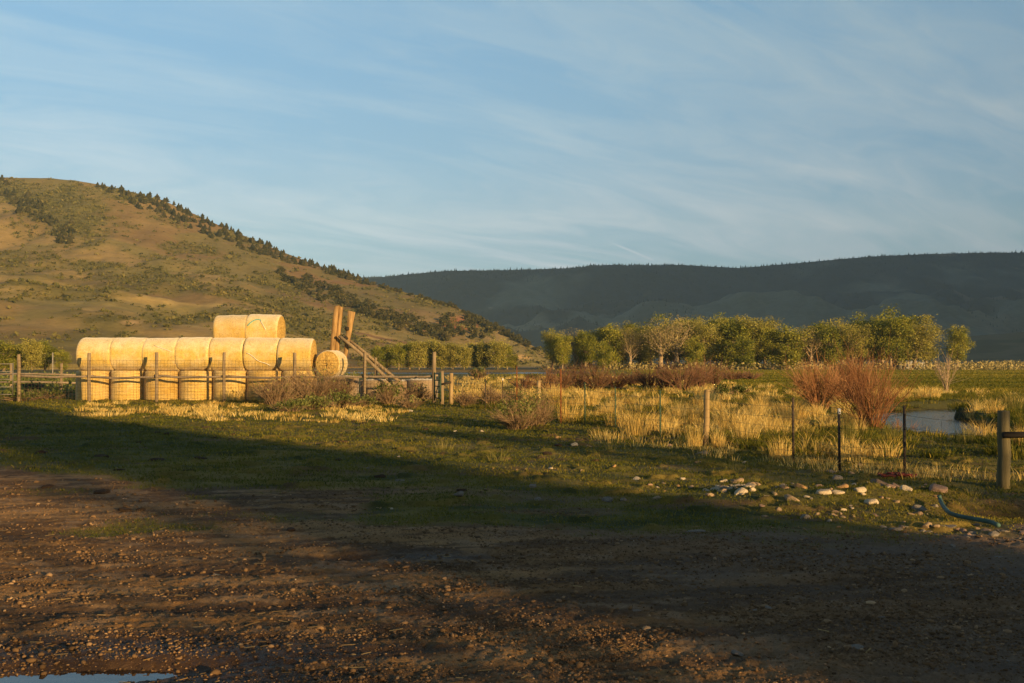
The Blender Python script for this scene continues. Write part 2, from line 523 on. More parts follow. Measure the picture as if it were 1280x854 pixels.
M['straw'] = m_blade('loose straw', (0.22, 0.13, 0.045), (0.33, 0.21, 0.08), (0.48, 0.34, 0.15), trans=0.2)
M['straw_bale'] = m_blade('loose bale straw', (0.28, 0.16, 0.045), (0.46, 0.31, 0.10), (0.62, 0.48, 0.2), trans=0.2)
M['turf'] = m_blade('turf blades', (0.055, 0.074, 0.012), (0.165, 0.160, 0.022), (0.40, 0.29, 0.055), trans=0.35)
M['dry'] = m_blade('dry grass blades', (0.36, 0.23, 0.06), (0.70, 0.51, 0.155), (0.86, 0.68, 0.28), trans=0.4, objvar=0.3)
M['reed'] = m_blade('green reed blades', (0.10, 0.12, 0.03), (0.20, 0.19, 0.05), (0.36, 0.30, 0.10), trans=0.4)
M['willow'] = m_blade('red willow twigs', (0.10, 0.040, 0.020), (0.22, 0.10, 0.045), (0.40, 0.22, 0.11), trans=0.0, objvar=0.3)
M['willow_far'] = m_blade('dark willow twigs', (0.085, 0.045, 0.030), (0.155, 0.08, 0.048), (0.24, 0.14, 0.08), trans=0.0, objvar=0.4)
M['brush'] = m_blade('brush twigs', (0.09, 0.06, 0.04), (0.22, 0.15, 0.09), (0.38, 0.27, 0.16), trans=0.0)
M['sage'] = m_blade('sage leaves', (0.055, 0.072, 0.02), (0.14, 0.165, 0.042), (0.26, 0.26, 0.085), trans=0.3)
M['bare'] = m_blade('bare twigs', (0.14, 0.10, 0.07), (0.28, 0.20, 0.14), (0.40, 0.31, 0.22), trans=0.0)
M['bark'] = m_noise('cottonwood bark', (0.17, 0.125, 0.08), (0.40, 0.31, 0.20), 1.2, 0.9, 0.4, 0.1)
M['leaf_green'] = m_blade('spring leaves', (0.085, 0.105, 0.014), (0.215, 0.230, 0.030), (0.38, 0.35, 0.06), trans=0.35, objvar=0.35)
M['leaf_pale'] = m_blade('pale new leaves', (0.15, 0.15, 0.032), (0.29, 0.27, 0.058), (0.42, 0.37, 0.095), trans=0.35, objvar=0.3)
M['leaf_tan'] = m_blade('budding twigs', (0.19, 0.15, 0.06), (0.30, 0.245, 0.095), (0.42, 0.35, 0.15), trans=0.2, objvar=0.3)
M['conifer'] = m_blade('conifer needles', (0.03, 0.034, 0.012), (0.065, 0.06, 0.02), (0.11, 0.09, 0.035), trans=0.1, objvar=0.5)
M['scrub'] = m_blade('hill scrub', (0.06, 0.062, 0.018), (0.105, 0.10, 0.03), (0.16, 0.135, 0.045), trans=0.15)
M['far_forest'] = m_blade('far conifers', (0.014, 0.025, 0.028), (0.024, 0.040, 0.044), (0.038, 0.055, 0.056), trans=0.0)

# ------------------------------------------------------------------ terrain functions
STREAM = np.array([[40, 49], [28, 47.5], [21, 45.5], [17.4, 43.0], [15.7, 40.0], [14.9, 37.0], [13.7, 33.0], [12.5, 29.2], [11.9, 26.6], [12.7, 24.4], [16.5, 22.6], [23, 21.4], [40, 19.5]], float)


def polydist(x, y, pl):
    best = np.full(np.shape(x), 1e9)
    for a, b in zip(pl[:-1], pl[1:]):
        ab = b - a
        t = np.clip(((x - a[0]) * ab[0] + (y - a[1]) * ab[1]) / (ab @ ab), 0, 1)
        best = np.minimum(best, np.hypot(x - a[0] - t * ab[0], y - a[1] - t * ab[1]))
    return best


DX = [-40, -12, -8, -3.9, -2.1, -.7, .43, 2.6, 4.9, 8, 12, 40]
DY = [20, 18.4, 16.9, 12.7, 12.4, 11.2, 9.4, 9.0, 9.6, 10.6, 11.8, 18]


def dirt_mask(x, y):
    yb = np.interp(x, DX, DY)
    nz = (fbm(x / 2.2, y / 1.3, 4, 5) - 0.5) * 5.0
    m = 1 - sstep(-0.5, 0.5, y - yb + nz)
    # turf islands left in the dirt
    isl = np.exp(-(((x + 3.85) / .8) ** 2 + ((y - 10.6) / 0.75) ** 2)) + 0.7 * np.exp(-(((x + 2.4) / .7) ** 2 + ((y - 11.2) / 0.5) ** 2)) \
        + 0.6 * np.exp(-(((x + 6.2) / .9) ** 2 + ((y - 13.2) / 0.6) ** 2))
    isl = isl * (-.15 + 2.2 * fbm(x / .5, y / .5, 5, 15, .65))
    m = m * (1 - .85 * sstep(0.25, 0.9, isl))
    # worn bare streaks in the turf
    worn = sstep(0.66, 0.78, fbm(x / 3.0 + 3, y / 1.2, 4, 91)) * sstep(22, 10, y) * (y < 30)
    return np.clip(np.maximum(m, worn * 0.7), 0, 1)


PUD = [(-2.62, 5.42, 0.62, 0.13), (-2.05, 5.58, 0.40, 0.07), (-1.50, 9.0, 0.30, 0.12)]


def ruts(x, y):
    """wheel ruts of the yard, running across in front of the camera"""
    a = R(12)
    q = -x * math.sin(a) + y * math.cos(a) + 0.35 * np.sin(x * .35 + 1.0)
    q2 = -x * math.sin(R(-4)) + y * math.cos(R(-4)) + 0.2 * np.sin(x * .5)
    r = 0.0
    for c, w, d in ((5.75, .16, .07), (7.35, .17, .075), (6.5, .13, .035), (8.6, .15, .045), (4.9, .14, .05)):
        r = r - d * np.exp(-((q - c) / w) ** 2) + 0.45 * d * np.exp(-((q - c - 2.0 * w) / (w * .8)) ** 2) + 0.3 * d * np.exp(-((q - c + 2.0 * w) / (w * .8)) ** 2)
    for c, w, d in ((8.75, .2, .05), (7.9, .14, .03)):
        r = r - d * np.exp(-((q2 - c) / w) ** 2) + 0.4 * d * np.exp(-((q2 - c - 2.0 * w) / w) ** 2)
    brk = 0.35 + 0.9 * fbm(x / 1.4, y / 1.1, 3, 44)
    return r * brk * sstep(0.0, 3.0, y) * .17


def height(x, y, fine=True):
    x = np.asarray(x, float); y = np.asarray(y, float)
    d = np.hypot(x, y)
    near = 1 - sstep(45, 90, d)
    h = 0.16 * (fbm(x / 9, y / 7, 3, 3) - 0.5) * near
    dm = dirt_mask(x, y)
    if fine:
        nr = 1 - sstep(16, 42, d)
        h = h + dm * (ruts(x, y) + 0.035 * (fbm(x / .8, y / .7, 5, 21, 0.6) - .5) + 0.042 * (fbm(x / .085 + .3, y / .075, 4, 22, .7) - .5)) * nr
        # hummocky grazed turf with hoof pocks and clods
        tf = 0.06 * (fbm(x / 1.1, y / .6, 4, 31) - .5) + 0.03 * (fbm(x / .22, y / .16, 3, 32) - .5)
        cl = sstep(0.70, 0.80, fbm(x / .55 + 9, y / .30, 3, 33)) * 0.055
        h = h + (1 - dm) * (tf + cl) * (1 - sstep(30, 60, d) * .7) * near
    # hump beside the stone heap, hollow by the hose
    h = h + 0.16 * np.exp(-(((x - 4.2) / 1.8) ** 2 + ((y - 12.6) / .7) ** 2)) - 0.38 * np.exp(-(((x - 6.5) / 1.0) ** 2 + ((y - 12.1) / .7) ** 2))
    for (px, py, sx, sy) in PUD:
        h = h - 0.06 * np.exp(-(((x - px) / (sx * 1.2)) ** 2 + ((y - py) / (sy * 1.5)) ** 2))
    ds = polydist(x, y, STREAM) + 0.5 * (fbm(x / 1.2, y / 1.2, 3, 61) - .5)
    h = h - 0.95 * (1 - sstep(1.35, 2.0, ds)) * (y > 10)
    # the far river bed
    rv = sstep(175, 190, y + 12 * (fbm(x / 30, 0.3, 2, 71) - .5)) * (1 - sstep(282, 300, y)) * sstep(-75, -55, x) * (1 - sstep(8, 15, x + (y - 230) * .03))
    h = h - 1.6 * rv
    return h


def pasture_mask(x, y):
    return sstep(56, 64, y + 6 * (fbm(x / 9, y / 9, 2, 8) - .5)) * (1 - sstep(255, 270, y)) * sstep(8, 16, x - 0.07 * y)


def mixc(a, b, t):
    return a + (np.asarray(b) - a) * t[:, None]


def ground_color(x, y):
    d = np.hypot(x, y)
    c = np.empty((len(x), 3)); c[:] = (0.09, 0.092, 0.019)
    c = mixc(c, (0.19, 0.145, 0.034), sstep(.38, .68, fbm(x / 2.5, y / 1.6, 4, 101)))
    c = mixc(c, (0.035, 0.05, 0.016), sstep(.5, .72, fbm(x / .8, y / .5, 3, 102)) * .8)
    c = mixc(c, (0.12, 0.075, 0.04), sstep(.62, .74, fbm(x / 1.7 + 4, y / .7, 4, 103)) * .8)
    # meadow beyond the fence: thatch between the tussocks
    me = sstep(24, 34, y + .9 * x) * sstep(-4, 2, x + .15 * (y - 40)) + sstep(47, 56, y)
    me = np.clip(me, 0, 1)
    th = fbm(x / 5, y / 4, 4, 104)
    mc = np.empty_like(c); mc[:] = (0.075, 0.09, 0.025)
    mc = mixc(mc, (0.20, 0.155, 0.06), sstep(.55, .72, th) * .5)
    c = c + (mc - c) * me[:, None]
    # green pasture on the right with mown stripes
    pm = pasture_mask(x, y)
    pc = np.empty_like(c); pc[:] = (0.085, 0.11, 0.026)
    stripe = 0.5 + 0.5 * np.sin((y + 0.06 * x) * 2 * np.pi / (9 + y * .05))
    pc = mixc(pc, (0.17, 0.155, 0.05), sstep(.55, .95, stripe) * .7)
    pc = mixc(pc, (0.055, 0.085, 0.02), sstep(.45, .7, fbm(x / 22, y / 14, 3, 106)) * .7)
    c = c + (pc - c) * pm[:, None]
    # valley floor far off
    fa = sstep(255, 300, y)
    fc = np.empty_like(c); fc[:] = (0.20, 0.145, 0.065)
    fc = mixc(fc, (0.10, 0.105, 0.04), sstep(.4, .65, fbm(x / 90, y / 120, 4, 107)))
    c = c + (fc - c) * fa[:, None]
    # dirt yard
    dm = dirt_mask(x, y)
    dc = np.empty_like(c); dc[:] = (0.245, 0.135, 0.050)
    dc = mixc(dc, (0.32, 0.19, 0.082), sstep(.45, .7, fbm(x / 1.3, y / .6, 4, 111)))
    rut_n = fbm((x + .2 * y) / 1.6, (y - .2 * x) / .22, 4, 112)
    wetz = np.exp(-(((x + 2.2) / 2.2) ** 2 + ((y - 5.6) / 1.0) ** 2)) + .8 * np.exp(-(((x + .7) / 1.1) ** 2 + ((y - 8.9) / .45) ** 2))
    dc = mixc(dc, (0.105, 0.060, 0.030), sstep(.48, .62, rut_n) * .85)
    dc = mixc(dc, (0.30, 0.20, 0.115), sstep(.56, .70, fbm(x / .35, y / .2, 4, 117)) * .7)
    dc = mixc(dc, (0.085, 0.05, 0.027), sstep(.56, .68, fbm(x / .8 + 7, y / .28, 4, 118)) * .8)
    dark = np.clip(sstep(-.003, -.012, ruts(x, y)) * .8 + sstep(.25, .9, wetz + .6 * (rut_n - .5)), 0, 1)
    dc = mixc(dc, (0.062, 0.036, 0.020), dark)
    gr = sstep(-0.5, 2.5, x - (8.0 - y) * .3) * (.5 + .5 * sstep(.4, .6, fbm(x / 1.5, y / .9, 3, 114)))
    dc = mixc(dc, (0.15, 0.115, 0.088), np.clip(gr, 0, 1) * .8)
    c = c + (dc - c) * dm[:, None]
    # wet banks of the stream
    ds = polydist(x, y, STREAM)
    c = mixc(c, (0.03, 0.04, 0.014), (1 - sstep(2.5, 5.5, ds)) * (y > 36) * .9)
    c = mixc(c, (0.035, 0.032, 0.016), (1 - sstep(1.3, 2.1, ds)) * (y > 10))
    hol = np.exp(-(((x - 6.3) / .9) ** 2 + ((y - 12.1) / .55) ** 2))
    c = mixc(c, (0.06, 0.028, 0.018), np.clip(hol * 1.3, 0, 1))
    wet = np.clip(sstep(.35, 1.0, wetz) * dm, 0, 1)
    return c, wet


def build_ground():
    rr = np.concatenate([np.linspace(.6, 3.4, 14), np.exp(np.arange(np.log(3.5), np.log(70), .0033)), np.exp(np.arange(np.log(70), np.log(420), .012)),
                         np.exp(np.linspace(np.log(425), np.log(6000), 46))])
    az = np.concatenate([np.linspace(-36, 36, 900), np.linspace(36.5, 323.5, 70)]) * np.pi / 180
    nr, na = len(rr), len(az)
    rg, ag = np.meshgrid(rr, az, indexing='ij')
    x = (rg * np.sin(ag)).ravel(); y = (rg * np.cos(ag)).ravel()
    z = height(x, y)
    col, wet = ground_color(x, y)
    v = np.stack([x, y, z], 1)
    i = (np.arange(nr - 1) * na)[:, None]; j = np.arange(na)[None, :]; k = (j + 1) % na
    q = np.stack([i + j, i + na + j, i + na + k, i + k], -1).reshape(-1, 4)[:, ::-1]
    v = np.concatenate([v, [[0, 0, float(height(np.array([0.]), np.array([0.]))[0])]]])
    hub = len(v) - 1
    t = np.stack([np.full(na, hub), np.arange(na), (np.arange(na) + 1) % na], 1)[:, ::-1]
    col = np.concatenate([col, col[:1]]); wet = np.concatenate([wet, [0]])
    o = mesh_np('ground', v, [q, t], M['ground'], smooth=True, attrs={'wet': wet}, cols={'base': col})
    return tag(o, kind='structure')


build_ground()


def gz(x, y):
    return float(height(np.array([x]), np.array([y]))[0])


# water sheets, cut by the banks of the ground
def ribbon(name, pl, half, z, m):
    pl = np.asarray(pl, float)
    tg = np.gradient(pl, axis=0); tg /= np.linalg.norm(tg, axis=1)[:, None]
    nm = np.stack([-tg[:, 1], tg[:, 0]], 1)
    n = len(pl)
    v = np.concatenate([np.c_[pl + nm * half, np.full(n, z)], np.c_[pl - nm * half, np.full(n, z)]])
    q = [[i, i + 1, n + i + 1, n + i] for i in range(n - 1)]
    return tag(mesh_np(name, v, [q], m), kind='structure')


ribbon('stream_water', STREAM, 2.0, -0.40, M['water'])
tag(mesh_np('river_water', [[-80, 170, -.75], [18, 170, -.75], [18, 305, -.75], [-80, 305, -.75]], [[[0, 1, 2, 3]]], M['river']), kind='structure')
for k, (px, py, sx, sy) in enumerate(PUD):
    an = np.linspace(0, 2 * np.pi, 28, endpoint=False)
    zz = gz(px, py) + (0.022 if k < 2 else 0.004)
    v = np.c_[px + np.cos(an) * sx * 1.5, py + np.sin(an) * sy * 2.0, np.full(28, zz)]
    tag(mesh_np('puddle_water', v, [[list(range(28))]], M['puddle']), kind='structure')

# ------------------------------------------------------------------ hill on the left, mountains behind
SKY_U = [-900, -400, -150, 0, 60, 100, 150, 200, 270, 350, 400, 450, 490, 530, 565, 600, 640, 665, 690, 715]
SKY_V = [240, 224, 220, 221, 222, 226, 236, 249, 280, 314, 333, 350, 361, 372, 382, 398, 418, 432, 447, 456]
RID_U = [-900, 0, 300, 450, 600, 690, 720]
RID_R = [1500, 1300, 1150, 1050, 880, 740, 730]
FOO_F = [300, 290, 330, 400, 560, 690, 715]
HU = np.arange(-900, 716, 3.0)
HT = np.concatenate([np.linspace(0, 1, 190), [1.06, 1.15, 1.3, 1.6, 2.0]])


def build_hill():
    sky = np.interp(HU, SKY_U, SKY_V) + 1.2 * (fbm(HU / 14, HU * 0, 3, 5) - .5)
    Rr = np.interp(HU, RID_U, RID_R); Fr = np.interp(HU, RID_U, FOO_F)
    Z = np.maximum((HOR - sky) / FPX * Rr + EYE, 0.3)
    tt, uu = np.meshgrid(HT, HU, indexing='ij')
    tc = np.minimum(tt, 1)
    r = np.where(tt <= 1, Fr + (Rr - Fr) * tc, Rr + (tt - 1) * 420)
    g = 0.50 * tc + 0.50 * tc ** 1.9
    z = Z * g
    env = 4 * tc * (1 - tc)
    x = (uu - 640) / FPX * r
    # spurs and gullies running downhill, benches across the lower slope
    z = z + env * (Z / 240) ** .8 * 40 * (fbm(x / 170 + tc * .8, r / 520, 4, 41) - .5)
    z = z + env * (Z / 240) ** .8 * 13 * (fbm(x / 40 + .2 * r / 40, r / 150, 4, 47) - .5)
    low = np.exp(-((tc - .2) / .17) ** 2)
    z = z + (Z / 240) * low * 15 * (fbm(x / 240, r / 62, 3, 43) - .42)
    z = z + (1 - tc) * tc * 2.5 * (fbm(x / 12, r / 16, 3, 45) - .5)
    z = np.where(tt > 1, Z * (1 - (tt - 1) * .9), z)
    z[0] = -3
    v = np.stack([x, r, z], -1)
    vv = HOR - (z - EYE) / r * FPX
    X = x.ravel(); Y = r.ravel(); T = tc.ravel(); U = uu.ravel(); VV = vv.ravel()
    c = np.empty((X.size, 3)); c[:] = (0.285, 0.205, 0.088)
    c = mixc(c, (0.205, 0.138, 0.062), sstep(.42, .64, fbm(X / 150, Y / 210, 4, 201)))
    c = mixc(c, (0.21, 0.120, 0.062), sstep(300, 480, U) * sstep(.40, .60, fbm(X / 90, Y / 120, 3, 207)) * .9)
    c = mixc(c, (0.40, 0.29, 0.11), sstep(.52, .66, fbm(X / 190, Y / 42, 4, 202)) * (1 - sstep(.35, .55, T)) * .9)
    c = mixc(c, (0.165, 0.150, 0.052), sstep(.44, .62, fbm(X / 45, Y / 75, 5, 209)) * .65)
    sc = scrub_density(X, Y, U, T, VV)
    c = mixc(c, (0.125, 0.115, 0.036), np.clip(sc * .9, 0, 1))
    for (pu, pv, su, sv, cc) in ((653, 447, 9, 3.5, (0.62, 0.40, 0.16)), (163, 403, 12, 2.6, (0.45, 0.30, 0.14)), (575, 405, 26, 9, (0.30, 0.12, 0.055)), (618, 443, 18, 3, (0.36, 0.25, 0.12))):
        w = np.exp(-(((U - pu) / su) ** 2 + ((VV - pv) / sv) ** 2) ** 1.5)
        c = mixc(c, cc, np.clip(w * 1.2, 0, 1))
    nt, nu = tt.shape
    i = (np.arange(nt - 1) * nu)[:, None]; j = np.arange(nu - 1)[None, :]
    q = np.stack([i + j, i + j + 1, i + nu + j + 1, i + nu + j], -1).reshape(-1, 4)
    o = mesh_np('hill', v.reshape(-1, 3), [q], M['hill'], smooth=True, cols={'base': c})
    tag(o, kind='structure')
    return v, vv


def scrub_density(X, Y, U, T, V):
    n = fbm(X / 60, Y / 95, 4, 203)
    s = sstep(.56, .68, n) * .7
    s = s + sstep(.55, .64, fbm(X / 28, Y / 40, 3, 204)) * .35
    # the green draw in the upper left, the strip above the bales
    s = s + 1.0 * np.exp(-(((V - (236 + (U - 10) * .52)) / 17) ** 2)) * sstep(140, 90, U) * sstep(225, 235, V)
    s = s + .8 * np.exp(-(((U - 90) / 45) ** 2 + ((V - 262) / 28) ** 2))
    s = s + 1.1 * np.exp(-((V - (397 + 3 * np.sin(U / 30) + .10 * np.maximum(U - 290, 0))) / 5) ** 2) * sstep(165, 190, U) * sstep(420, 380, U)
    s = s + 1.0 * np.exp(-((V - (364 + .17 * (U - 250) + .0006 * np.maximum(U - 250, 0) ** 2)) / 3.0) ** 2) * sstep(215, 250, U) * sstep(470, 430, U)
    s = s * (1 - .6 * sstep(300, 480, U) * sstep(.5, .8, T))
    return np.clip(s, 0, 1)


HV, HPX = build_hill()


def hill_at(u, v):
    """point of the hillside seen at photo pixel (u, v), None when the sky is there"""
    k = int(np.clip(round((u - HU[0]) / 3.0), 0, len(HU) - 1))
    col = HPX[1:190, k]
    w = np.where(col <= v)[0]
    if len(w) == 0: return None
    i = w[0] + 1
    return HV[i, k]


def polar_land(name, su, sv, rid, foot, u0, u1, du, nt, m, colfn, rough, seed, power=1.4):
    U = np.arange(u0, u1, du)
    sky = np.interp(U, su, sv)
    Z = (HOR - sky) / FPX * rid + EYE
    T = np.concatenate([np.linspace(0, 1, nt), [1.1, 1.3, 1.7]])
    tt, uu = np.meshgrid(T, U, indexing='ij')
    tc = np.minimum(tt, 1)
    r = foot + (rid - foot) * tt
    z = Z * tc ** power
    x = (uu - 640) / FPX * r
    env = 4 * tc * (1 - tc)
    z = z + env * rough * (fbm(x / 420, r / 600, 5, seed) - .5) + env * rough * .3 * (fbm(x / 110, r / 180, 4, seed + 5) - .5)
    z = np.where(tt > 1, Z * (1 - (tt - 1)), z)
    z[0] = -4
    v = np.stack([x, r, z], -1)
    nt_, nu = tt.shape
    i = (np.arange(nt_ - 1) * nu)[:, None]; j = np.arange(nu - 1)[None, :]
    q = np.stack([i + j, i + j + 1, i + nu + j + 1, i + nu + j], -1).reshape(-1, 4)
    c = colfn(x.ravel(), r.ravel(), tc.ravel(), uu.ravel())
    o = mesh_np(name, v.reshape(-1, 3), [q], m, smooth=True, cols={'base': c})
    tag(o, kind='structure')
    return v, U, T


def mtn_col(x, y, t, u):
    c = np.empty((x.size, 3)); c[:] = (0.040, 0.056, 0.066)
    c = mixc(c, (0.15, 0.165, 0.14), sstep(.46, .66, fbm(x / 330, y / 420, 4, 301) + .50 * (.48 - t)))
    c = mixc(c, (0.20, 0.19, 0.15), sstep(.52, .66, fbm(x / 240, y / 260, 4, 302)) * (1 - sstep(.35, .6, t)))
    c = mixc(c, (0.15, 0.135, 0.115), sstep(.60, .70, fbm(x / 120, y / 150, 4, 303)) * sstep(1050, 1200, u) * .9)
    return c


MU = [-700, 0, 300, 440, 480, 520, 560, 640, 720, 800, 850, 925, 985, 1060, 1100, 1160, 1220, 1280, 1500, 1800]
MV = [352, 352, 350, 347, 346, 342, 338.5, 337.5, 335, 332, 331, 335, 330, 323, 320, 317.5, 316, 315.5, 318, 330]
MTV, MTU, MTT = polar_land('mountain', MU, MV, 3600.0, 1750.0, -700, 1800, 4, 130, M['mountain'], mtn_col, 260, 311)


def low_col(x, y, t, u):
    c = np.empty((x.size, 3)); c[:] = (0.10, 0.085, 0.055)
    return mixc(c, (0.045, 0.05, 0.03), sstep(.45, .62, fbm(x / 90, y / 60, 4, 321)))


polar_land('foothill', [1120, 1155, 1180, 1215, 1280, 1400, 1700], [452, 447, 430, 420, 415, 411, 405], 1750.0, 1350.0, 1120, 1700, 4, 40, M['mountain'], low_col, 14, 331)


def build_shade_ridge():
    """unseen ridge added on the right to put the far mountain in shade"""
    nd = np.array([math.cos(SUN_AZ), math.sin(SUN_AZ)]); sd = np.array([-math.sin(SUN_AZ), math.cos(SUN_AZ)])
    nn = np.linspace(1000, 5200, 90); ss = np.linspace(-1, 1, 41)
    ng, sg = np.meshgrid(nn, ss, indexing='ij')
    hw = np.interp(ng, [1000, 1300, 2500, 5200], [180, 260, 620, 800])
    hh = np.interp(ng, [1000, 1120, 1300, 2000, 5200], [0, 420, 700, 780, 800])
    s = sg * hw
    z = hh * (1 - np.abs(sg) ** 1.2) * (1 + .10 * (fbm(ng / 300, s / 300, 4, 351) - .5)) - 4
    xy = ng[..., None] * nd + s[..., None] * sd
    v = np.concatenate([xy, z[..., None]], -1).reshape(-1, 3)
    a, b = ng.shape
    i = (np.arange(a - 1) * b)[:, None]; j = np.arange(b - 1)[None, :]
    q = np.stack([i + j, i + b + j, i + b + j + 1, i + j + 1], -1).reshape(-1, 4)
    c = np.empty((len(v), 3)); c[:] = (0.05, 0.055, 0.035)
    tag(mesh_np('mountain', v, [q], M['mountain'], smooth=True, cols={'base': c}), kind='structure')  # added out of view, blocks the sun from the far mountain and foothill


build_shade_ridge()

# even air over the whole valley
mz, N = mat('valley air')
pv = N.n('ShaderNodeVolumePrincipled', None, Color=(0.52, 0.78, 1.0), Density=0.000075, Anisotropy=0.0)
N.n('ShaderNodeOutputMaterial', None, Volume=pv.outputs[0])
hb = MB(); hb.box((0, 0, 440), (12400, 12400, 892))
haze = hb.build('haze', mz); tag(haze, kind='stuff')


# ------------------------------------------------------------------ plants
def blades(base, h, w, lean, rng, az=None, droop=0.25):
    """one curved tapering blade per row of base (n,3): returns verts (n*5,3), quads, tris"""
    n = len(base)
    az = rng.rand(n) * 2 * np.pi if az is None else az
    d = np.stack([np.cos(az), np.sin(az), np.zeros(n)], 1)
    fa = rng.rand(n) * 2 * np.pi
    s = np.stack([np.cos(fa), np.sin(fa), np.zeros(n)], 1) * (w / 2)[:, None]
    up = np.array([0, 0, 1.0])
    mid = base + d * (h * lean * .45)[:, None] + up * (h * .58)[:, None]
    tip = base + d * (h * (lean + droop * rng.rand(n)))[:, None] + up * (h * (1 - .25 * lean))[:, None]
    v = np.stack([base - s, base + s, mid + s * .75, mid - s * .75, tip], 1).reshape(-1, 3)
    i = np.arange(n)[:, None] * 5
    return v, i + np.array([[0, 1, 2, 3]]), i + np.array([[3, 2, 4]])


def leafquads(cen, size, rng, flat=0.0):
    n = len(cen)
    a = rng.randn(n, 3); a /= np.linalg.norm(a, axis=1)[:, None]
    b = rng.randn(n, 3); b -= (b * a).sum(1)[:, None] * a; b /= np.linalg.norm(b, axis=1)[:, None]
    s = np.broadcast_to(size, (n,))[:, None] * (.6 + .8 * rng.rand(n, 1)) * .5
    k = .45 + .5 * rng.rand(n, 1)
    v = np.stack([cen - a * s, cen + b * s * k, cen + a * s, cen - b * s * k], 1).reshape(-1, 3)
    return v, np.arange(n * 4).reshape(n, 4)


def turf():
    rng = np.random.RandomState(11)
    n = 520000
    # equal numbers per step of log distance: the near turf gets the most
    r = np.exp(rng.uniform(np.log(7.5), np.log(60), n)); a = rng.uniform(R(-33), R(33), n)
    x = r * np.sin(a); y = r * np.cos(a)
    keep = rng.rand(n) > dirt_mask(x, y) * 1.02
    keep &= rng.rand(n) < .35 + .9 * sstep(.35, .6, fbm(x / .5, y / .4, 3, 55))
    keep &= polydist(x, y, STREAM) > 1.5
    x, y, r = x[keep], y[keep], r[keep]
    n = len(x)
    base = np.stack([x, y, height(x, y) - .005], 1)
    hh = (.014 + .040 * rng.rand(n) ** 2) * (.8 + .6 * fbm(x / 1.2, y / 1.0, 3, 57)) * (.62 + .38 * sstep(9.5, 15, r) + sstep(14, 40, r) * .8)
    w = .0045 * (r / 8) ** .8 * (1 + rng.rand(n))
    v, q, t = blades(base, hh, w, .3 + .6 * rng.rand(n), rng)
    val = np.clip(.36 + .28 * rng.randn(n) * .6 + .7 * (fbm(x / 2.3, y / 1.5, 4, 58) - .5), 0, 1)
    o = mesh_np('grass', v, [t, q], M['turf'], attrs={'v': np.repeat(val, 5)})
    tag(o, 'short grazed green turf covering the ground between yard and fence', 'grass', kind='stuff')


turf()


def pasture():
    rng = np.random.RandomState(12)
    n = 260000
    r = np.exp(rng.uniform(np.log(52), np.log(300), n)); u = rng.uniform(600, 1500, n)
    x = (u - 640) / FPX * r; y = r
    k = rng.rand(n) < np.maximum(pasture_mask(x, y), .15)
    x, y = x[k], y[k]; n = len(x)
    base = np.stack([x, y, height(x, y) - .01], 1)
    stripe = .5 + .5 * np.sin((y + 0.06 * x) * 2 * np.pi / (9 + y * .05))
    v, q, t = blades(base, (.10 + .10 * rng.rand(n)) * (.75 + .5 * stripe), .05 + .0007 * y, .3 + .5 * rng.rand(n), rng)
    val = np.clip(.30 + .28 * stripe + .14 * rng.randn(n) + .5 * (fbm(x / 22, y / 14, 3, 106) - .5), 0, 1)
    o = mesh_np('pasture_grass', v, [t, q], M['turf'], attrs={'v': np.repeat(val, 5)})
    tag(o, 'striped green hay meadow on the flat before the grove', 'grass', kind='stuff')


pasture()


def tuft_arrays(rng, nb, rad, h, w, lean=.35, val=.5, spread=.3):
    a = rng.rand(nb) * 2 * np.pi; rr = rad * np.sqrt(rng.rand(nb))
    base = np.stack([np.cos(a) * rr, np.sin(a) * rr, np.full(nb, -.02)], 1)
    hh = h * (.45 + .55 * rng.rand(nb)) * (1 - .35 * (rr / rad))
    v, q, t = blades(base, hh, w * (.6 + .8 * rng.rand(nb)), lean * rng.rand(nb) + spread * rr / rad, rng, az=a + rng.randn(nb) * .7)
    vv = np.repeat(np.clip(val + .22 * rng.randn(nb), 0, 1), 5)
    return v, q, t, vv


def tuft_mesh(name, rng, nb, rad, h, w, m, **kw):
    v, q, t, vv = tuft_arrays(rng, nb, rad, h, w, **kw)
    o = mesh_np(name, v, [t, q], m, attrs={'v': vv})
    me = o.data
    bpy.data.objects.remove(o)
    return me


def scatter_tufts(name, pts, sizes, rng, m, nb, label, val=.5, w=.014, lean=.35, spread=.3):
    V, Q, T, A = [], [], [], []; n = 0
    for (x, y), s in zip(pts, sizes):
        v, q, t, a = tuft_arrays(rng, nb, .24 * s[0], .62 * s[1], w, val=val + .20 * rng.randn(), lean=lean, spread=spread)
        z = gz_fast(x, y)
        V.append(v + [x, y, z]); Q.append(q + n); T.append(t + n); A.append(a); n += len(v)
    o = mesh_np(name, np.concatenate(V), [np.concatenate(T), np.concatenate(Q)], m, attrs={'v': np.concatenate(A)})
    return tag(o, label, 'grass', kind='stuff')


def gz_fast(x, y):
    return float(height(np.array([x]), np.array([y]), True)[0])


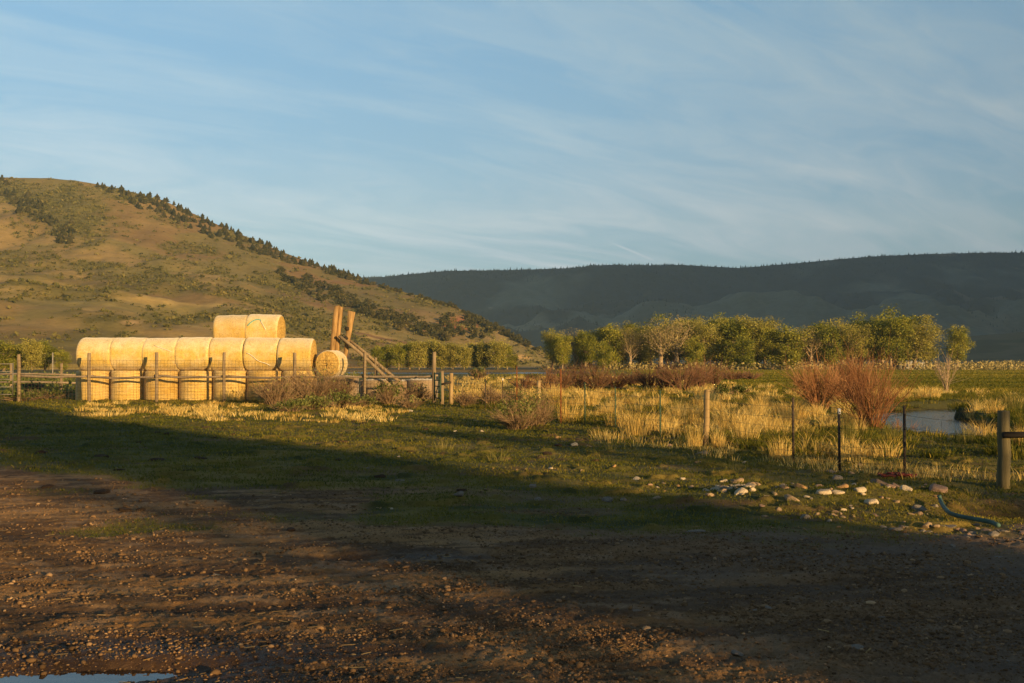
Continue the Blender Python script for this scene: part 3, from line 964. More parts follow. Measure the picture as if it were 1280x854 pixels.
def meadow():
    rng = np.random.RandomState(23)
    # tall dry grass beyond the wire fence, in drifts
    pts = []; sz = []
    nclump = 0; nfar = 0
    while nclump < 66 or nfar < 380:
        r = math.exp(rng.uniform(math.log(18), math.log(125))); u = rng.uniform(560, 1420)
        x = (u - 640) / FPX * r; y = r
        if (y < 50 and nclump >= 66) or (y >= 50 and nfar >= 380): continue
        line = np.interp(x, [-3, 1.4, 3.4, 5.3, 7.0, 12, 20], [42, 29.5, 23.5, 17.5, 15.0, 14, 13])
        if y < line + .5: continue
        if polydist(np.array([x]), np.array([y]), STREAM)[0] < 2.1: continue
        if 1085 < u < 1240 and y < 30: continue
        pm = pasture_mask(np.array([x]), np.array([y]))[0]
        dens = float(fbm(np.array([x / 2.6]), np.array([y / 3.6]), 3, 63)[0])
        if dens < (.46 if y < 50 else .44) + .5 * pm: continue
        s = .7 + .7 * rng.rand()
        if y >= 50:
            pts.append((x, y)); sz.append((s * (.7 + y / 100), s * (.75 + .4 * rng.rand()) * .9)); nfar += 1
            continue
        nclump += 1
        hh = .75 + .65 * rng.rand()
        for _ in range(rng.randint(2, 5)):
            pts.append((x + .38 * rng.randn(), y + .3 * rng.randn())); sz.append((.8 + .5 * rng.rand(), hh * (.75 + .4 * rng.rand())))
    near = [i for i, p in enumerate(pts) if p[1] < 46]
    far = [i for i, p in enumerate(pts) if p[1] >= 46]
    scatter_tufts('dry_grass', [pts[i] for i in near], [sz[i] for i in near], rng, M['dry'], 85, 'tall golden dry grass filling the meadow beyond the wire fence', w=.013)
    scatter_tufts('dry_grass', [pts[i] for i in far], [sz[i] for i in far], rng, M['dry'], 44, 'band of pale dry grass in front of the distant red willows', w=.035)
    # short straw-coloured grass in front of the bales
    pts = []; sz = []
    while len(pts) < 185:
        u = rng.uniform(95, 520); v = rng.uniform(503, 530)
        p = P(u, v)
        if float(fbm(np.array([p[0] / 1.6]), np.array([p[1] / 2.2]), 3, 64)[0]) < .47 + abs(v - 513) * .007: continue
        if u > 280 and rng.rand() < .6: continue
        pts.append((p[0], p[1])); s = .35 + .65 * rng.rand() ** 1.5; sz.append((s * 1.5, s * .66))
    scatter_tufts('dry_grass', pts, sz, rng, M['dry'], 46, 'short straw coloured grass along the foot of the hay bales', w=.02)
    # sparse stalks on the near side of the fence
    pts = []; sz = []
    while len(pts) < 95:
        u = rng.uniform(690, 1290); v = rng.uniform(545, 600)
        p = P(u, v)
        if abs(v - np.interp(u, [690, 825, 990, 1130, 1290], [536, 556, 578, 590, 600])) > 10 * rng.rand() + 2: continue
        pts.append((p[0], p[1])); s = .4 + .6 * rng.rand(); sz.append((s * 1.2, s * .65))
    scatter_tufts('dry_grass', pts, sz, rng, M['dry'], 22, 'thin dry stalks along the near foot of the wire fence', w=.008)
    # rank green grass between the drifts
    pts = []; sz = []
    while len(pts) < 1300:
        r = math.exp(rng.uniform(math.log(17), math.log(70))); u = rng.uniform(575, 1420)
        x = (u - 640) / FPX * r; y = r
        line = np.interp(x, [-3, 1.4, 3.4, 5.3, 7.0, 12, 20], [42, 29.5, 23.5, 17.5, 15.0, 14, 13])
        if y < line + .2: continue
        ds = polydist(np.array([x]), np.array([y]), STREAM)[0]
        if ds < 1.7 or (1085 < u < 1240 and y < 30 and rng.rand() < .8): continue
        if float(fbm(np.array([x / 2.6]), np.array([y / 3.6]), 3, 63)[0]) > .56 and ds > 2.6: continue
        pts.append((x, y)); s = .6 + .7 * rng.rand(); sz.append((s * 1.5, s * .55))
    for _ in range(620):
        x = rng.uniform(12, 26); y = rng.uniform(38, 56)
        if polydist(np.array([x]), np.array([y]), STREAM)[0] < 1.25: continue
        pts.append((x, y)); s = .7 + .6 * rng.rand(); sz.append((s * 2.0, s * .55))
    scatter_tufts('green_grass', pts, sz, rng, M['turf'], 60, 'rank green grass growing between the dry tussocks and along the stream', w=.016, val=.33)


meadow()

rngc = np.random.RandomState(31)
CL = [tuft_mesh('grass_clump', rngc, 190, .30, .85, .010, M['dry'], val=.55, lean=.25, spread=.30) for _ in range(6)]
RL = [tuft_mesh('grass_clump', rngc, 150, .26, .80, .010, M['reed'], val=.5, lean=.2, spread=.25) for _ in range(3)]
OL = [tuft_mesh('grass_clump', rngc, 60, .22, .50, .009, M['reed'], val=.75, lean=.6, spread=.55) for _ in range(3)]
# (photo column, row of the base, height in photo px, width in px, kind)
clumps = [(795, 546, 52, 52, 'd'), (712, 528, 46, 40, 'd'), (845, 524, 38, 34, 'd'), (915, 530, 36, 60, 'd'), (930, 556, 52, 44, 'd'), (975, 572, 42, 34, 'd'),
          (868, 560, 38, 26, 'd'), (897, 560, 34, 22, 'd'), (735, 508, 34, 40, 'd'), (690, 500, 30, 36, 'd'), (665, 506, 28, 30, 'd'), (590, 500, 26, 34, 'd'), (612, 498, 26, 34, 'd'),
          (1060, 556, 50, 34, 'r'), (1114, 556, 40, 40, 'r'), (1072, 546, 36, 26, 'd'), (1205, 556, 40, 30, 'r'), (1225, 545, 34, 44, 'd'), (1185, 517, 30, 26, 'r'), (1265, 512, 36, 40, 'r'),
          (1020, 520, 26, 34, 'd'), (985, 530, 40, 26, 'd'), (950, 510, 26, 36, 'd'), (885, 506, 28, 40, 'd'), (1125, 500, 22, 30, 'd'), (1160, 498, 24, 36, 'd'), (1215, 500, 24, 40, 'd'), (1250, 500, 22, 36, 'd'),
          (1275, 560, 40, 30, 'd'), (1050, 516, 30, 30, 'd'), (760, 520, 30, 36, 'd'), (820, 512, 26, 34, 'd')]
clumps.sort(key=lambda c: c[0])
nd_ = sum(c[4] == 'd' for c in clumps); nr_ = sum(c[4] == 'r' for c in clumps); kd = kr = 0
for k, (u, v, hpx, wpx, kd_) in enumerate(clumps):
    p = P(u, v); d = p[1]
    me = (CL if kd_ == 'd' else RL)[k % (6 if kd_ == 'd' else 3)]
    o = bpy.data.objects.new('grass_clump', me); C.objects.link(o)
    o.location = (p[0], p[1], gz(p[0], p[1]))
    o.scale = (wpx * d / FPX / .85, wpx * d / FPX / .85, hpx * d / FPX / .75)
    o.rotation_euler = (0, 0, rngc.rand() * 6.28)
    if kd_ == 'd':
        tag(o, f'tall golden dry grass clump beyond the wire fence, {ordinal(kd, nd_)} of the big ones', 'grass clump', 'tall dry grass clumps in the meadow'); kd += 1
    else:
        tag(o, f'green and straw mixed reed clump by the stream, {ordinal(kr, nr_)} of its kind', 'grass clump', 'green reed clumps by the stream'); kr += 1
for k, (u, v, hpx, wpx, lab) in enumerate([
        (555, 565, 24, 34, 'thin yellowish tuft with splayed blades alone on the turf, farther of two'),
        (623, 580, 24, 46, 'splayed yellow green tuft alone on the turf, nearer of two'),
        (573, 533, 14, 20, 'small pale tuft standing on open turf before the gate'),
        (763, 566, 20, 20, 'small pair of straw stalks left of the wooden post'),
        (915, 590, 24, 30, 'grey brown faded tuft in front of the wire fence near the stone heap'),
        (944, 601, 14, 16, 'little dry tuft just above the stone heap'),
        (1212, 616, 16, 34, 'low dry tuft before the thick corner post'),
        (198, 575, 12, 22, 'faint thin tuft in the shaded turf at left'),
        (160, 568, 8, 22, 'tiny pale tuft in the shade, left of the other shaded one')]):
    p = P(u, v); d = p[1]
    o = bpy.data.objects.new('grass_clump', OL[k % 3]); C.objects.link(o)
    o.location = (p[0], p[1], gz(p[0], p[1]))
    o.scale = (wpx * d / FPX / .8, wpx * d / FPX / .8, hpx * d / FPX / .42)
    tag(o, lab, 'grass clump')


def twig_shrub(rng, n, h, rad, r0=.012, sub=5, arch=.5, val=.5, base=.25, lean=1.0):
    """many stems from one stool, each splitting into twigs; stems gather in a few uneven lobes"""
    b = MB()
    nl = 9
    la = rng.rand(nl) * 6.28; lk = .25 + .75 * np.sqrt(rng.rand(nl)); lh = .62 + .38 * rng.rand(nl); lv = rng.randn(nl) * .14
    lh[0] = 1.0; lk[0] = .3
    for i in range(n):
        L_ = rng.randint(nl)
        a = la[L_] + rng.randn() * .42; k = np.clip(lk[L_] + .22 * rng.randn(), 0, 1.15)
        b0 = np.array([math.cos(a), math.sin(a), 0]) * base * rad * k + np.r_[rng.randn(2) * .12 * rad * base, 0]
        out = np.array([math.cos(a + rng.randn() * .3), math.sin(a + rng.randn() * .3), 0]) * rad * (k * lean) * (1 - base * .5)
        hh = h * lh[L_] * (.45 + .55 * rng.rand() ** .6) * (1 - .25 * min(k, 1) ** 2)
        t = np.linspace(0, 1, 6)[:, None]
        pts = b0 + out * (t * (1 - arch) + arch * t ** 2) + np.array([0, 0, 1.0]) * hh * (t ** .9) + np.cumsum(rng.randn(6, 3), 0) * .018 * h * t
        pts[0, 2] = -.05
        v = np.clip(val + lv[L_] + .18 * rng.randn(), 0, 1)
        b.tube(pts, r0 * np.linspace(1.2, .25, 6) * (.6 + .8 * rng.rand()), 3, v, cap=False)
        for s in range(sub):
            f = .30 + .65 * rng.rand(); i0 = f * 5; j = int(i0); q = pts[j] + (pts[min(j + 1, 5)] - pts[j]) * (i0 - j)
            dr = (pts[5] - pts[0]); dr = dr / np.linalg.norm(dr) + rng.randn(3) * .5; dr[2] = abs(dr[2])
            L = h * (.12 + .24 * rng.rand()) * (1.2 - f * .5)
            tt = np.linspace(0, 1, 3)[:, None]
            b.tube(q + dr * L * tt + np.array([0, 0, .12 * L]) * tt ** 2, r0 * np.array([.5, .35, .15]), 3, np.clip(v + .15 + .15 * rng.randn(), 0, 1), cap=False)
    return b


# two big red willows in the meadow, and the darker row behind
rw = np.random.RandomState(41)


def willow(u, v, hpx, wpx, n, label, m='willow', r0=.0095, sub=6, group=None):
    p = P(u, v); d = p[1]
    b = twig_shrub(rw, n, hpx * d / FPX, wpx * d / FPX / 2, r0 * max(1.0, d / 26), sub, .45, .45)
    o = b.build('willow_shrub', M[m], loc=(p[0], p[1], gz(p[0], p[1])))
    o.rotation_euler = (0, 0, rw.rand() * 6)
    return tag(o, label, 'shrub', group)


willow(1088, 535, 110, 124, 95, 'big red brown willow shrub leaning over the left bank of the stream')
willow(1024, 512, 66, 56, 150, 'upright dark red willow shrub left of the biggest one')
willow(1068, 508, 72, 60, 120, 'tall thin willow shrub behind the biggest red one')
willow(1122, 520, 34, 90, 70, 'low sprawling bare willow reaching right over the water')
row = [(683, 489, 30, 36), (702, 488, 30, 40), (722, 487, 36, 50), (745, 488, 36, 50), (768, 487, 28, 40), (790, 482, 20, 36), (812, 487, 34, 44), (832, 488, 40, 50), (852, 489, 42, 52),
       (874, 486, 36, 44), (893, 482, 32, 40), (915, 476, 18, 40), (940, 475, 14, 40), (655, 490, 22, 36)]
row.sort()
for k, (u, v, hpx, wpx) in enumerate(row):
    willow(u, v, hpx, wpx, 62, f'dark red willow shrub in the row before the grove, {ordinal(k, len(row))}', 'willow_far', .009, 6, 'dark red willows before the grove')
bare = twig_shrub(np.random.RandomState(5), 9, 2.6, .75, .022, 12, .4, .5, .1).build('bare_sapling', M['bare'], loc=P(1183, 492))
tag(bare, 'bare grey sapling with thin twigs standing behind the stream', 'sapling')


# brush by the fence
rb = np.random.RandomState(43)


def brush(u, v, hpx, wpx, n, leaves, label, name='sagebrush', group=None, twig='brush', lv=.5, lsize=.055, dz=0.0):
    p = P(u, v); d = p[1]
    h = hpx * d / FPX; rad = wpx * d / FPX / 2
    root = empty(name, (p[0], p[1], gz(p[0], p[1])), rb.rand() * 6, label, 'shrub', group)
    b = twig_shrub(rb, n, h, rad, .009 * d / 30, 7, .35, .5, .35)
    b.build('branches', M[twig], root)
    if leaves:
        a = rb.rand(leaves) * 2 * np.pi; k = np.sqrt(rb.rand(leaves)); zz = rb.rand(leaves) ** .8
        # leaves gather in clumps at the branch ends
        nc = 26; ca = rb.rand(nc) * 6.28; ck = np.sqrt(rb.rand(nc)); cz = .45 + .5 * rb.rand(nc) * (1 - .5 * ck ** 2)
        cc = np.stack([np.cos(ca) * ck * rad * .85, np.sin(ca) * ck * rad * .85, cz * h], 1)
        ci = rb.randint(0, nc, leaves)
        cen = cc[ci] + rb.randn(leaves, 3) * np.array([rad * .17, rad * .17, h * .14])
        cen[:, 2] = np.abs(cen[:, 2])
        v_, q_ = leafquads(cen, lsize * d / 30, rb)
        val = np.clip(lv + .2 * rb.randn(nc)[ci] + .18 * rb.randn(leaves), 0, 1)
        mesh_np('leaves', v_, [q_], M['sage'], root, attrs={'v': np.repeat(val, 4)})
    return root


brush(345, 506, 34, 62, 150, 150, 'large dry brown brush in front of the hay bales, left part of the thicket', 'dry_brush', lv=.8)
brush(392, 505, 46, 62, 190, 250, 'tallest dry brown brush, between the bales and the domed bale', 'dry_brush', lv=.8)
brush(428, 502, 34, 46, 110, 120, 'dry brush in front of the grey wrapped bale', 'dry_brush', lv=.8)
brush(368, 515, 16, 46, 50, 900, 'low green sagebrush at the front of the thicket, left of two')
brush(392, 513, 18, 44, 50, 900, 'low green sagebrush at the front of the thicket, right of two')
brush(425, 510, 18, 50, 50, 1000, 'bushy green sagebrush below the leaning timbers')
brush(450, 509, 16, 40, 50, 700, 'green sagebrush just left of the diagonal poles')
brush(487, 506, 28, 40, 90, 900, 'dark green and brown bush at the foot of the diagonal poles')
brush(470, 498, 20, 40, 90, 100, 'grey brown bush behind the wire in front of the old bales', 'dry_brush')
brush(520, 503, 26, 40, 110, 160, 'grey twiggy bush left of the green gate', 'dry_brush', lv=.7)
brush(512, 510, 16, 30, 70, 120, 'small rounded grey bush before the green gate', 'dry_brush', lv=.8)
brush(648, 537, 38, 52, 150, 1300, 'large grey green sagebrush by the rust red steel posts')
brush(672, 534, 44, 40, 120, 800, 'taller olive sagebrush right of the rusty post', lv=.6)
brush(612, 506, 24, 34, 110, 60, 'dry purple brown bush behind the first steel posts', 'dry_brush')
brush(582, 508, 22, 26, 90, 60, 'small dry bush right of the twin wooden gate posts', 'dry_brush')
brush(640, 505, 20, 34, 80, 200, 'dry bush behind the rust orange steel post', 'dry_brush')
brush(598, 474, 14, 26, 60, 300, 'dark round bush on the near bank of the far river, right of the gate', 'river_bush', lv=.3, lsize=.05)
brush(665, 475, 8, 20, 40, 300, 'small dark bush on the near bank of the far river', 'river_bush', lv=.2, lsize=.05)
brush(900, 497, 16, 26, 40, 800, 'dark green bush at the right end of the red willow row', 'river_bush', lv=.15)
brush(925, 494, 12, 24, 40, 600, 'dark green low bush between willow row and stream', 'river_bush', lv=.15)
brush(30, 502, 12, 50, 50, 500, 'low dark sage behind the tube gate at left', lv=.25)
brush(60, 500, 14, 60, 50, 500, 'low dark sage behind the wire fence left of the bales', lv=.25)


# ---- trees
def tree_parts(rng, h, crown_r, crown_lo, leaves, leaf, trunk_r=.35, limbs=9, lean=.0, clump=.16, twigs=0):
    """tapered trunk, forked limbs, leaf clumps at the ends; returns wood MB and leaf arrays"""
    b = MB()
    n = 7
    t = np.linspace(0, 1, n)
    wob = np.cumsum(rng.randn(n, 2) * .03 * h / n * 2.2, 0); wob[0] = 0
    top = h * .80
    tr = np.stack([wob[:, 0] + lean * h * t, wob[:, 1], t * top - .2 * (t == 0)], 1)
    b.tube(tr, trunk_r * (1.15 - .95 * t), 7, .5)
    tips = []
    for i in range(limbs):
        f = crown_lo / top + (1 - crown_lo / top) * (i + .3 * rng.rand()) / limbs
        f = min(max(f * .9, .12), .97)
        k = f * (n - 1); j = int(k); q = tr[j] + (tr[min(j + 1, n - 1)] - tr[j]) * (k - j)
        a = i * 2.4 + rng.rand() * .9
        g = math.sin(min(1, max(0.12, (q[2] / h - .12) / .88)) ** .8 * math.pi * .85 + .25)
        L = crown_r * (.7 + .4 * rng.rand()) * max(g, .35)
        up = .55 + .9 * rng.rand() + .4 * f
        tt = np.linspace(0, 1, 5)[:, None]
        dr = np.array([math.cos(a), math.sin(a), 0])
        L *= 1 - .35 * f
        p2 = q + dr * L * tt + np.array([0, 0, 1.0]) * L * up * tt ** 1.4 + rng.randn(5, 3) * .06 * L * tt
        r0 = trunk_r * (1.0 - .8 * f) * .55
        b.tube(p2, r0 * np.linspace(1, .3, 5), 5, .5)
        tips.append((p2[-1], 1.0))
        for s in range(4):
            kk = 1 + rng.rand() * 3; j2 = int(kk); q2 = p2[j2] + (p2[min(j2 + 1, 4)] - p2[j2]) * (kk - j2)
            d2 = dr * .5 + rng.randn(3) * .7; d2[2] = abs(d2[2]) * .9 + .15
            L2 = L * (.3 + .35 * rng.rand())
            p3 = q2 + d2 * L2 * np.linspace(0, 1, 4)[:, None] + rng.randn(4, 3) * .04 * L2
            b.tube(p3, r0 * .45 * np.linspace(1, .25, 4), 4, .5)
            tips.append((p3[-1], .8)); tips.append((p3[2], .6))
    tips.append((tr[-1] + [0, 0, h * .1], 1.0)); tips.append((tr[-1], 1.0))
    T = np.array([x[0] for x in tips]); Wt = np.array([x[1] for x in tips])
    ci = rng.choice(len(T), leaves, p=Wt / Wt.sum())
    sp = crown_r * clump * (1.2 + .9 * rng.rand(len(T)))
    off = np.clip(rng.randn(leaves, 3), -1.7, 1.7) * sp[ci][:, None] * np.array([1, 1, .8])
    cen = T[ci] + off
    cen[:, 2] = np.maximum(cen[:, 2], crown_lo * .55)
    v, q = leafquads(cen, leaf, rng)
    cv = rng.randn(len(T)) * .28
    val = np.clip(.5 + cv[ci] + .16 * rng.randn(leaves), 0, 1)
    return b, v, q, np.repeat(val, 4)


def make_tree(name, rng, leafmat, label, cat, group, **kw):
    root = empty(name, (0, 0, -50), 0, label, cat, group)
    b, v, q, val = tree_parts(rng, **kw)
    b.build('trunk', M['bark'], root, smooth=True)
    mesh_np('crown', v, [q], M[leafmat], root, attrs={'v': val})
    return root


rt = np.random.RandomState(51)
protos = {
    'g': [make_tree('cottonwood_tree', rt, 'leaf_green', 'x', 'tree', None, h=14, crown_r=4.3, crown_lo=2.0, leaves=13000, leaf=.35, limbs=16, clump=.125) for _ in range(3)],
    'p': [make_tree('cottonwood_tree', rt, 'leaf_pale', 'x', 'tree', None, h=14, crown_r=4.6, crown_lo=2.8, leaves=9500, leaf=.33, limbs=16, clump=.125, trunk_r=.42) for _ in range(3)],
    't': [make_tree('cottonwood_tree', rt, 'leaf_tan', 'x', 'tree', None, h=14, crown_r=4.9, crown_lo=4.2, leaves=3600, leaf=.26, trunk_r=.62, limbs=13, clump=.2) for _ in range(2)],
    'y': [make_tree('young_tree', rt, 'leaf_pale', 'x', 'tree', None, h=14, crown_r=4.0, crown_lo=.9, leaves=7000, leaf=.5, limbs=16, clump=.15, trunk_r=.22) for _ in range(3)],
    'n': [make_tree('cottonwood_tree', rt, 'leaf_green', 'x', 'tree', None, h=14, crown_r=3.0, crown_lo=.9, trunk_r=.28, leaves=7500, leaf=.36, limbs=10) for _ in range(2)],
}
used = {k: 0 for k in protos}; TOPZ = {}
DESC = {'g': 'leafy green cottonwood', 'p': 'pale yellow cottonwood', 't': 'nearly bare tan cottonwood', 'n': 'narrow green cottonwood', 'y': 'young pale tree'}
# (photo column, row of its top, distance, kind, width factor)
grove = [(690, 417, 300, 'p', .75), (703, 421, 296, 'g', .7), (718, 416, 304, 't', .8), (733, 418, 300, 'g', .8), (748, 414, 306, 'p', .8), (762, 412, 300, 'n', 1.0), (775, 409, 306, 'p', .9),
         (788, 414, 298, 't', .8), (800, 407, 308, 'g', .9), (814, 412, 300, 'p', .8), (826, 405, 294, 't', 1.0), (845, 400, 296, 't', 1.1), (848, 402, 312, 'g', 1.0), (862, 404, 306, 'p', .9),
         (878, 405, 300, 'p', 1.0), (893, 405, 308, 'g', .9), (903, 401, 310, 'g', .9), (916, 406, 302, 'n', 1.1), (938, 400, 304, 'p', 1.25), (955, 404, 310, 'p', .9), (966, 412, 300, 'g', .8), (984, 415, 296, 'n', 1.2),
         (998, 418, 304, 'n', 1.0), (1012, 413, 300, 't', .9), (1024, 407, 306, 'g', .9), (1040, 414, 298, 'n', 1.0), (1052, 408, 306, 't', .9), (1064, 405, 300, 'p', .9), (1078, 404, 308, 'g', .9), (1096, 402, 304, 'g', 1.0),
         (1112, 401, 300, 'g', 1.0), (1130, 398, 306, 'g', 1.05), (1142, 400, 300, 'p', 1.05), (1158, 413, 304, 'p', .75), (928, 424, 290, 'n', 1.1), (755, 430, 288, 'n', 1.0), (868, 426, 288, 'n', 1.0)]
grove += [(697, 424, 318, 'g', .9), (727, 422, 320, 'n', 1.2), (770, 416, 322, 'g', 1.0), (808, 414, 322, 'g', 1.0), (835, 412, 322, 'p', 1.0), (870, 412, 322, 'g', 1.1), (908, 412, 322, 'g', 1.0), (948, 412, 322, 'g', 1.0), (975, 418, 322, 'p', 1.0), (1006, 420, 322, 'g', .9), (1032, 416, 322, 'p', 1.0), (1072, 414, 322, 'g', 1.0), (1104, 412, 322, 'p', 1.0)]
grove.sort()
cnt = {k: sum(g[3] == k for g in grove) for k in protos}; idx = {k: 0 for k in protos}


def place_tree(kind, u, vtop, d, wf, label, group, cat='tree'):
    top = EYE + (HOR - vtop) / FPX * d
    pr = protos[kind][used[kind] % len(protos[kind])]
    if pr.name not in TOPZ:
        zz_ = [w_.co.z for c_ in pr.children if c_.name.startswith('crown') for w_ in c_.data.vertices]
        TOPZ[pr.name] = float(np.percentile(zz_, 96.5))
    s = top / TOPZ[pr.name]; wf = wf * 1.22
    o = dup(pr, ((u - 640) / FPX * d, d, -0.1), rt.rand() * 6.28, (s * wf, s * wf, s), label, cat, group)
    used[kind] += 1
    return o


for (u, vt, d, k, wf) in grove:
    place_tree(k, u, vt, d, wf, f'{DESC[k]} in the far grove, {ordinal(idx[k], cnt[k])} of its kind', 'cottonwoods of the grove')
    idx[k] += 1
place_tree('g', 1197, 412, 310, .62, 'single small cottonwood standing apart right of the grove', None)
left_trees = [(470, 436, 300, 'n', .9), (484, 434, 310, 'n', 1.0), (498, 433, 300, 'n', .9), (512, 431, 310, 'n', 1.0), (524, 429, 300, 'y', .7), (538, 428, 310, 'y', .8), (552, 430, 304, 'y', .8), (566, 432, 312, 'y', .7),
              (580, 434, 300, 'y', .7), (594, 431, 310, 'y', .7), (606, 430, 304, 'y', .7), (622, 428, 300, 'y', .7), (634, 434, 306, 'n', 1.0), (643, 446, 310, 'y', .7)]
for i, (u, vt, d, k, wf) in enumerate(left_trees):
    place_tree(k, u, vt, d, wf * 1.15, f'young green tree below the hill beyond the river, {ordinal(i, len(left_trees))}', 'young trees below the hill')
lt2 = [(4, 430, 230, 'n', 1.5), (22, 432, 236, 'y', .9), (40, 428, 230, 'y', .8), (56, 430, 240, 'n', 1.3), (78, 440, 230, 'n', 1.2)]
for i, (u, vt, d, k, wf) in enumerate(lt2):
    place_tree(k, u, vt, d, wf, f'bright green tree behind the left end of the fence, {ordinal(i, len(lt2))}', 'green trees behind the left fence')
for ps in protos.values():
    for p_ in ps:
        for ch in list(p_.children): bpy.data.objects.remove(ch)
        bpy.data.objects.remove(p_)


# tall poplars behind the photographer: their shade lies over the turf and the yard
def shade_tree(n, s, r, h, lo, leaves, label, leaf=.34):
    x = n * math.cos(SUN_AZ) - s * math.sin(SUN_AZ); y = n * math.sin(SUN_AZ) + s * math.cos(SUN_AZ)
    rng = np.random.RandomState(int(n * 100 + s * 7 + 9000))
    root = empty('poplar_tree', (x, y, 0), 0, label, 'tree', 'poplars behind the yard')
    b = MB(); t = np.linspace(0, 1, 6)
    b.tube(np.c_[t * 0, t * 0, t * h * .9 - .2], .3 * (1.1 - t), 8, .5)
    for i in range(24):
        a = i * 2.4; z0 = lo + (h * .85 - lo) * i / 24; tt = np.linspace(0, 1, 4)[:, None]
        b.tube(np.array([0, 0, z0]) + np.array([math.cos(a), math.sin(a), 1.3]) * r * .75 * tt, .07 * np.array([1, .7, .5, .3]), 4, .5)
    b.build('trunk', M['bark'], root, smooth=True)
    zz = rng.rand(leaves); a = rng.rand(leaves) * 6.283
    prof = np.minimum(1, np.minimum((1 - zz) * 5.0, zz * 10 + .7)) ** .6
    rr = r * prof * np.sqrt(rng.rand(leaves)) * (.86 + .14 * np.sin(a * 3 + zz * 17))
    v, q = leafquads(np.stack([np.cos(a) * rr, np.sin(a) * rr, lo + zz * (h - lo)], 1), leaf, rng)
    mesh_np('crown', v, [q], M['leaf_green'], root, attrs={'v': np.repeat(rng.rand(leaves), 4)})


shade_tree(6.3, -27, 2.0, 15.0, .5, 9000, 'tall dense poplar behind the yard, left one of the front pair')
shade_tree(7.35, -30, 2.15, 15.5, .5, 9000, 'tall dense poplar behind the yard, right one of the front pair')
shade_tree(6.8, -36, 2.6, 16.5, .5, 9000, 'tallest poplar behind the yard, standing back from the pair')
shade_tree(3.9, -42, 1.25, 13.5, .5, 620, 'thin poplar behind the yard at the far left of the pair', .32)
shade_tree(2.6, -27, 2.5, 4.6, .2, 240, 'low loose young poplar behind the yard', .30)
shade_tree(13.4, -25, 1.9, 6.6, .3, 900, 'small loose young poplar behind the yard at the right of the row', .30)
shade_tree(-0.6, -34, 1.5, 13.0, .5, 1300, 'thin sparse poplar behind the yard at its left side', .30)
shade_tree(-3.6, -30, 2.4, 13.0, .5, 5000, 'broad poplar at the left end of the row behind the yard')


# unseen building added left of the poplars to block sky light and deepen the shade
def sky_blocker():
    n, s_ = -12.0, -22.0
    x = n * math.cos(SUN_AZ) - s_ * math.sin(SUN_AZ); y = n * math.sin(SUN_AZ) + s_ * math.cos(SUN_AZ)
    root = empty('sky_blocker', (x, y, 0), SUN_AZ, 'unseen brown board building with a metal gable roof, added to block sky light', 'sky_blocker')
    w, d, h, rg = 9.0, 13.0, 5.5, 9.5
    b = MB()
    b.box((-w + .1, 0, h / 2 - .1), (.2, d * 2 - .1, h)); b.box((w - .1, 0, h / 2 - .1), (.2, d * 2 - .1, h))
    for sy in (-1, 1):
        y0 = sy * (d - .1)
        v = [[-w, y0 - .1, -.1], [w, y0 - .1, -.1], [w, y0 - .1, h], [0, y0 - .1, rg], [-w, y0 - .1, h]]
        v += [[a, c + .2, e] for a, c, e in v]
        b.add(v, [[0, 1, 6, 5], [1, 2, 7, 6], [2, 3, 8, 7], [3, 4, 9, 8], [4, 0, 5, 9]], (), .5, [[4, 3, 2, 1, 0], [5, 6, 7, 8, 9]])
    b.build('wall', M['sky_blocker'], root)
    b = MB()
    for sx in (-1, 1):
        v = [[sx * (w + .5), -d - .5, h - .1], [sx * (w + .5), d + .5, h - .1], [0, d + .5, rg + .18], [0, -d - .5, rg + .18]]
        v += [[a, c, e + .12] for a, c, e in v]
        b.add(v, [[0, 1, 2, 3], [7, 6, 5, 4], [0, 4, 5, 1], [1, 5, 6, 2], [2, 6, 7, 3], [3, 7, 4, 0]])
    b.build('roof', M['roof'], root)
    for sx in (-1.55, 1.55):
        b = MB(); b.box((sx, d + .06, 1.9), (3.0, .1, 3.8)); b.build('door', M['rail'], root)


sky_blocker()


# conifers on the hill
def conifer_mesh(rng, tiers=7, sides=7, wide=.26):
    b = MB()
    b.tube([[0, 0, -.08], [0, 0, .2]], [.03, .02], 5, .1)
    for i in range(tiers):
        f = i / tiers
        z0 = .08 + f * .80; rad = wide * (1 - f) ** .6 * (.65 + .6 * rng.rand()); hh = .30 * (1 - f * .45)
        an = np.arange(sides * 2) / (sides * 2) * 2 * np.pi + rng.rand()
        r = rad * np.where(np.arange(sides * 2) % 2, .55, 1.0) * (.75 + .5 * rng.rand(sides * 2))
        v = np.concatenate([np.stack([np.cos(an) * r, np.sin(an) * r, z0 - .05 * r / wide + .03 * rng.randn(sides * 2)], 1), [[rng.randn() * .01, rng.randn() * .01, min(z0 + hh, 1.0)]]])
        k = np.arange(sides * 2)
        b.add(v, (), np.stack([k, (k + 1) % (sides * 2), np.full(sides * 2, sides * 2)], 1), .3 + .4 * rng.rand())
    o = b.build('conifer_tree', M['conifer']); me = o.data; bpy.data.objects.remove(o)
    return me


def juniper_mesh(rng):
    n = 420; nc = 9
    cc = rng.randn(nc, 3) * [.22, .22, .16] + [0, 0, .45]
    ci = rng.randint(0, nc, n)
    cen = cc[ci] + rng.randn(n, 3) * .13; cen[:, 2] = np.clip(cen[:, 2], .02, 1)
    v, q = leafquads(cen, .26, rng)
    val = np.clip(.45 + .2 * rng.randn(nc)[ci] + .12 * rng.randn(n), 0, 1)
    o = mesh_np('juniper_bush', v, [q], M['conifer'], attrs={'v': np.repeat(val, 4)})
    me = o.data; bpy.data.objects.remove(o)
    return me


rc = np.random.RandomState(61)
CM = [conifer_mesh(rc) for _ in range(6)]
JM = [juniper_mesh(rc) for _ in range(5)]


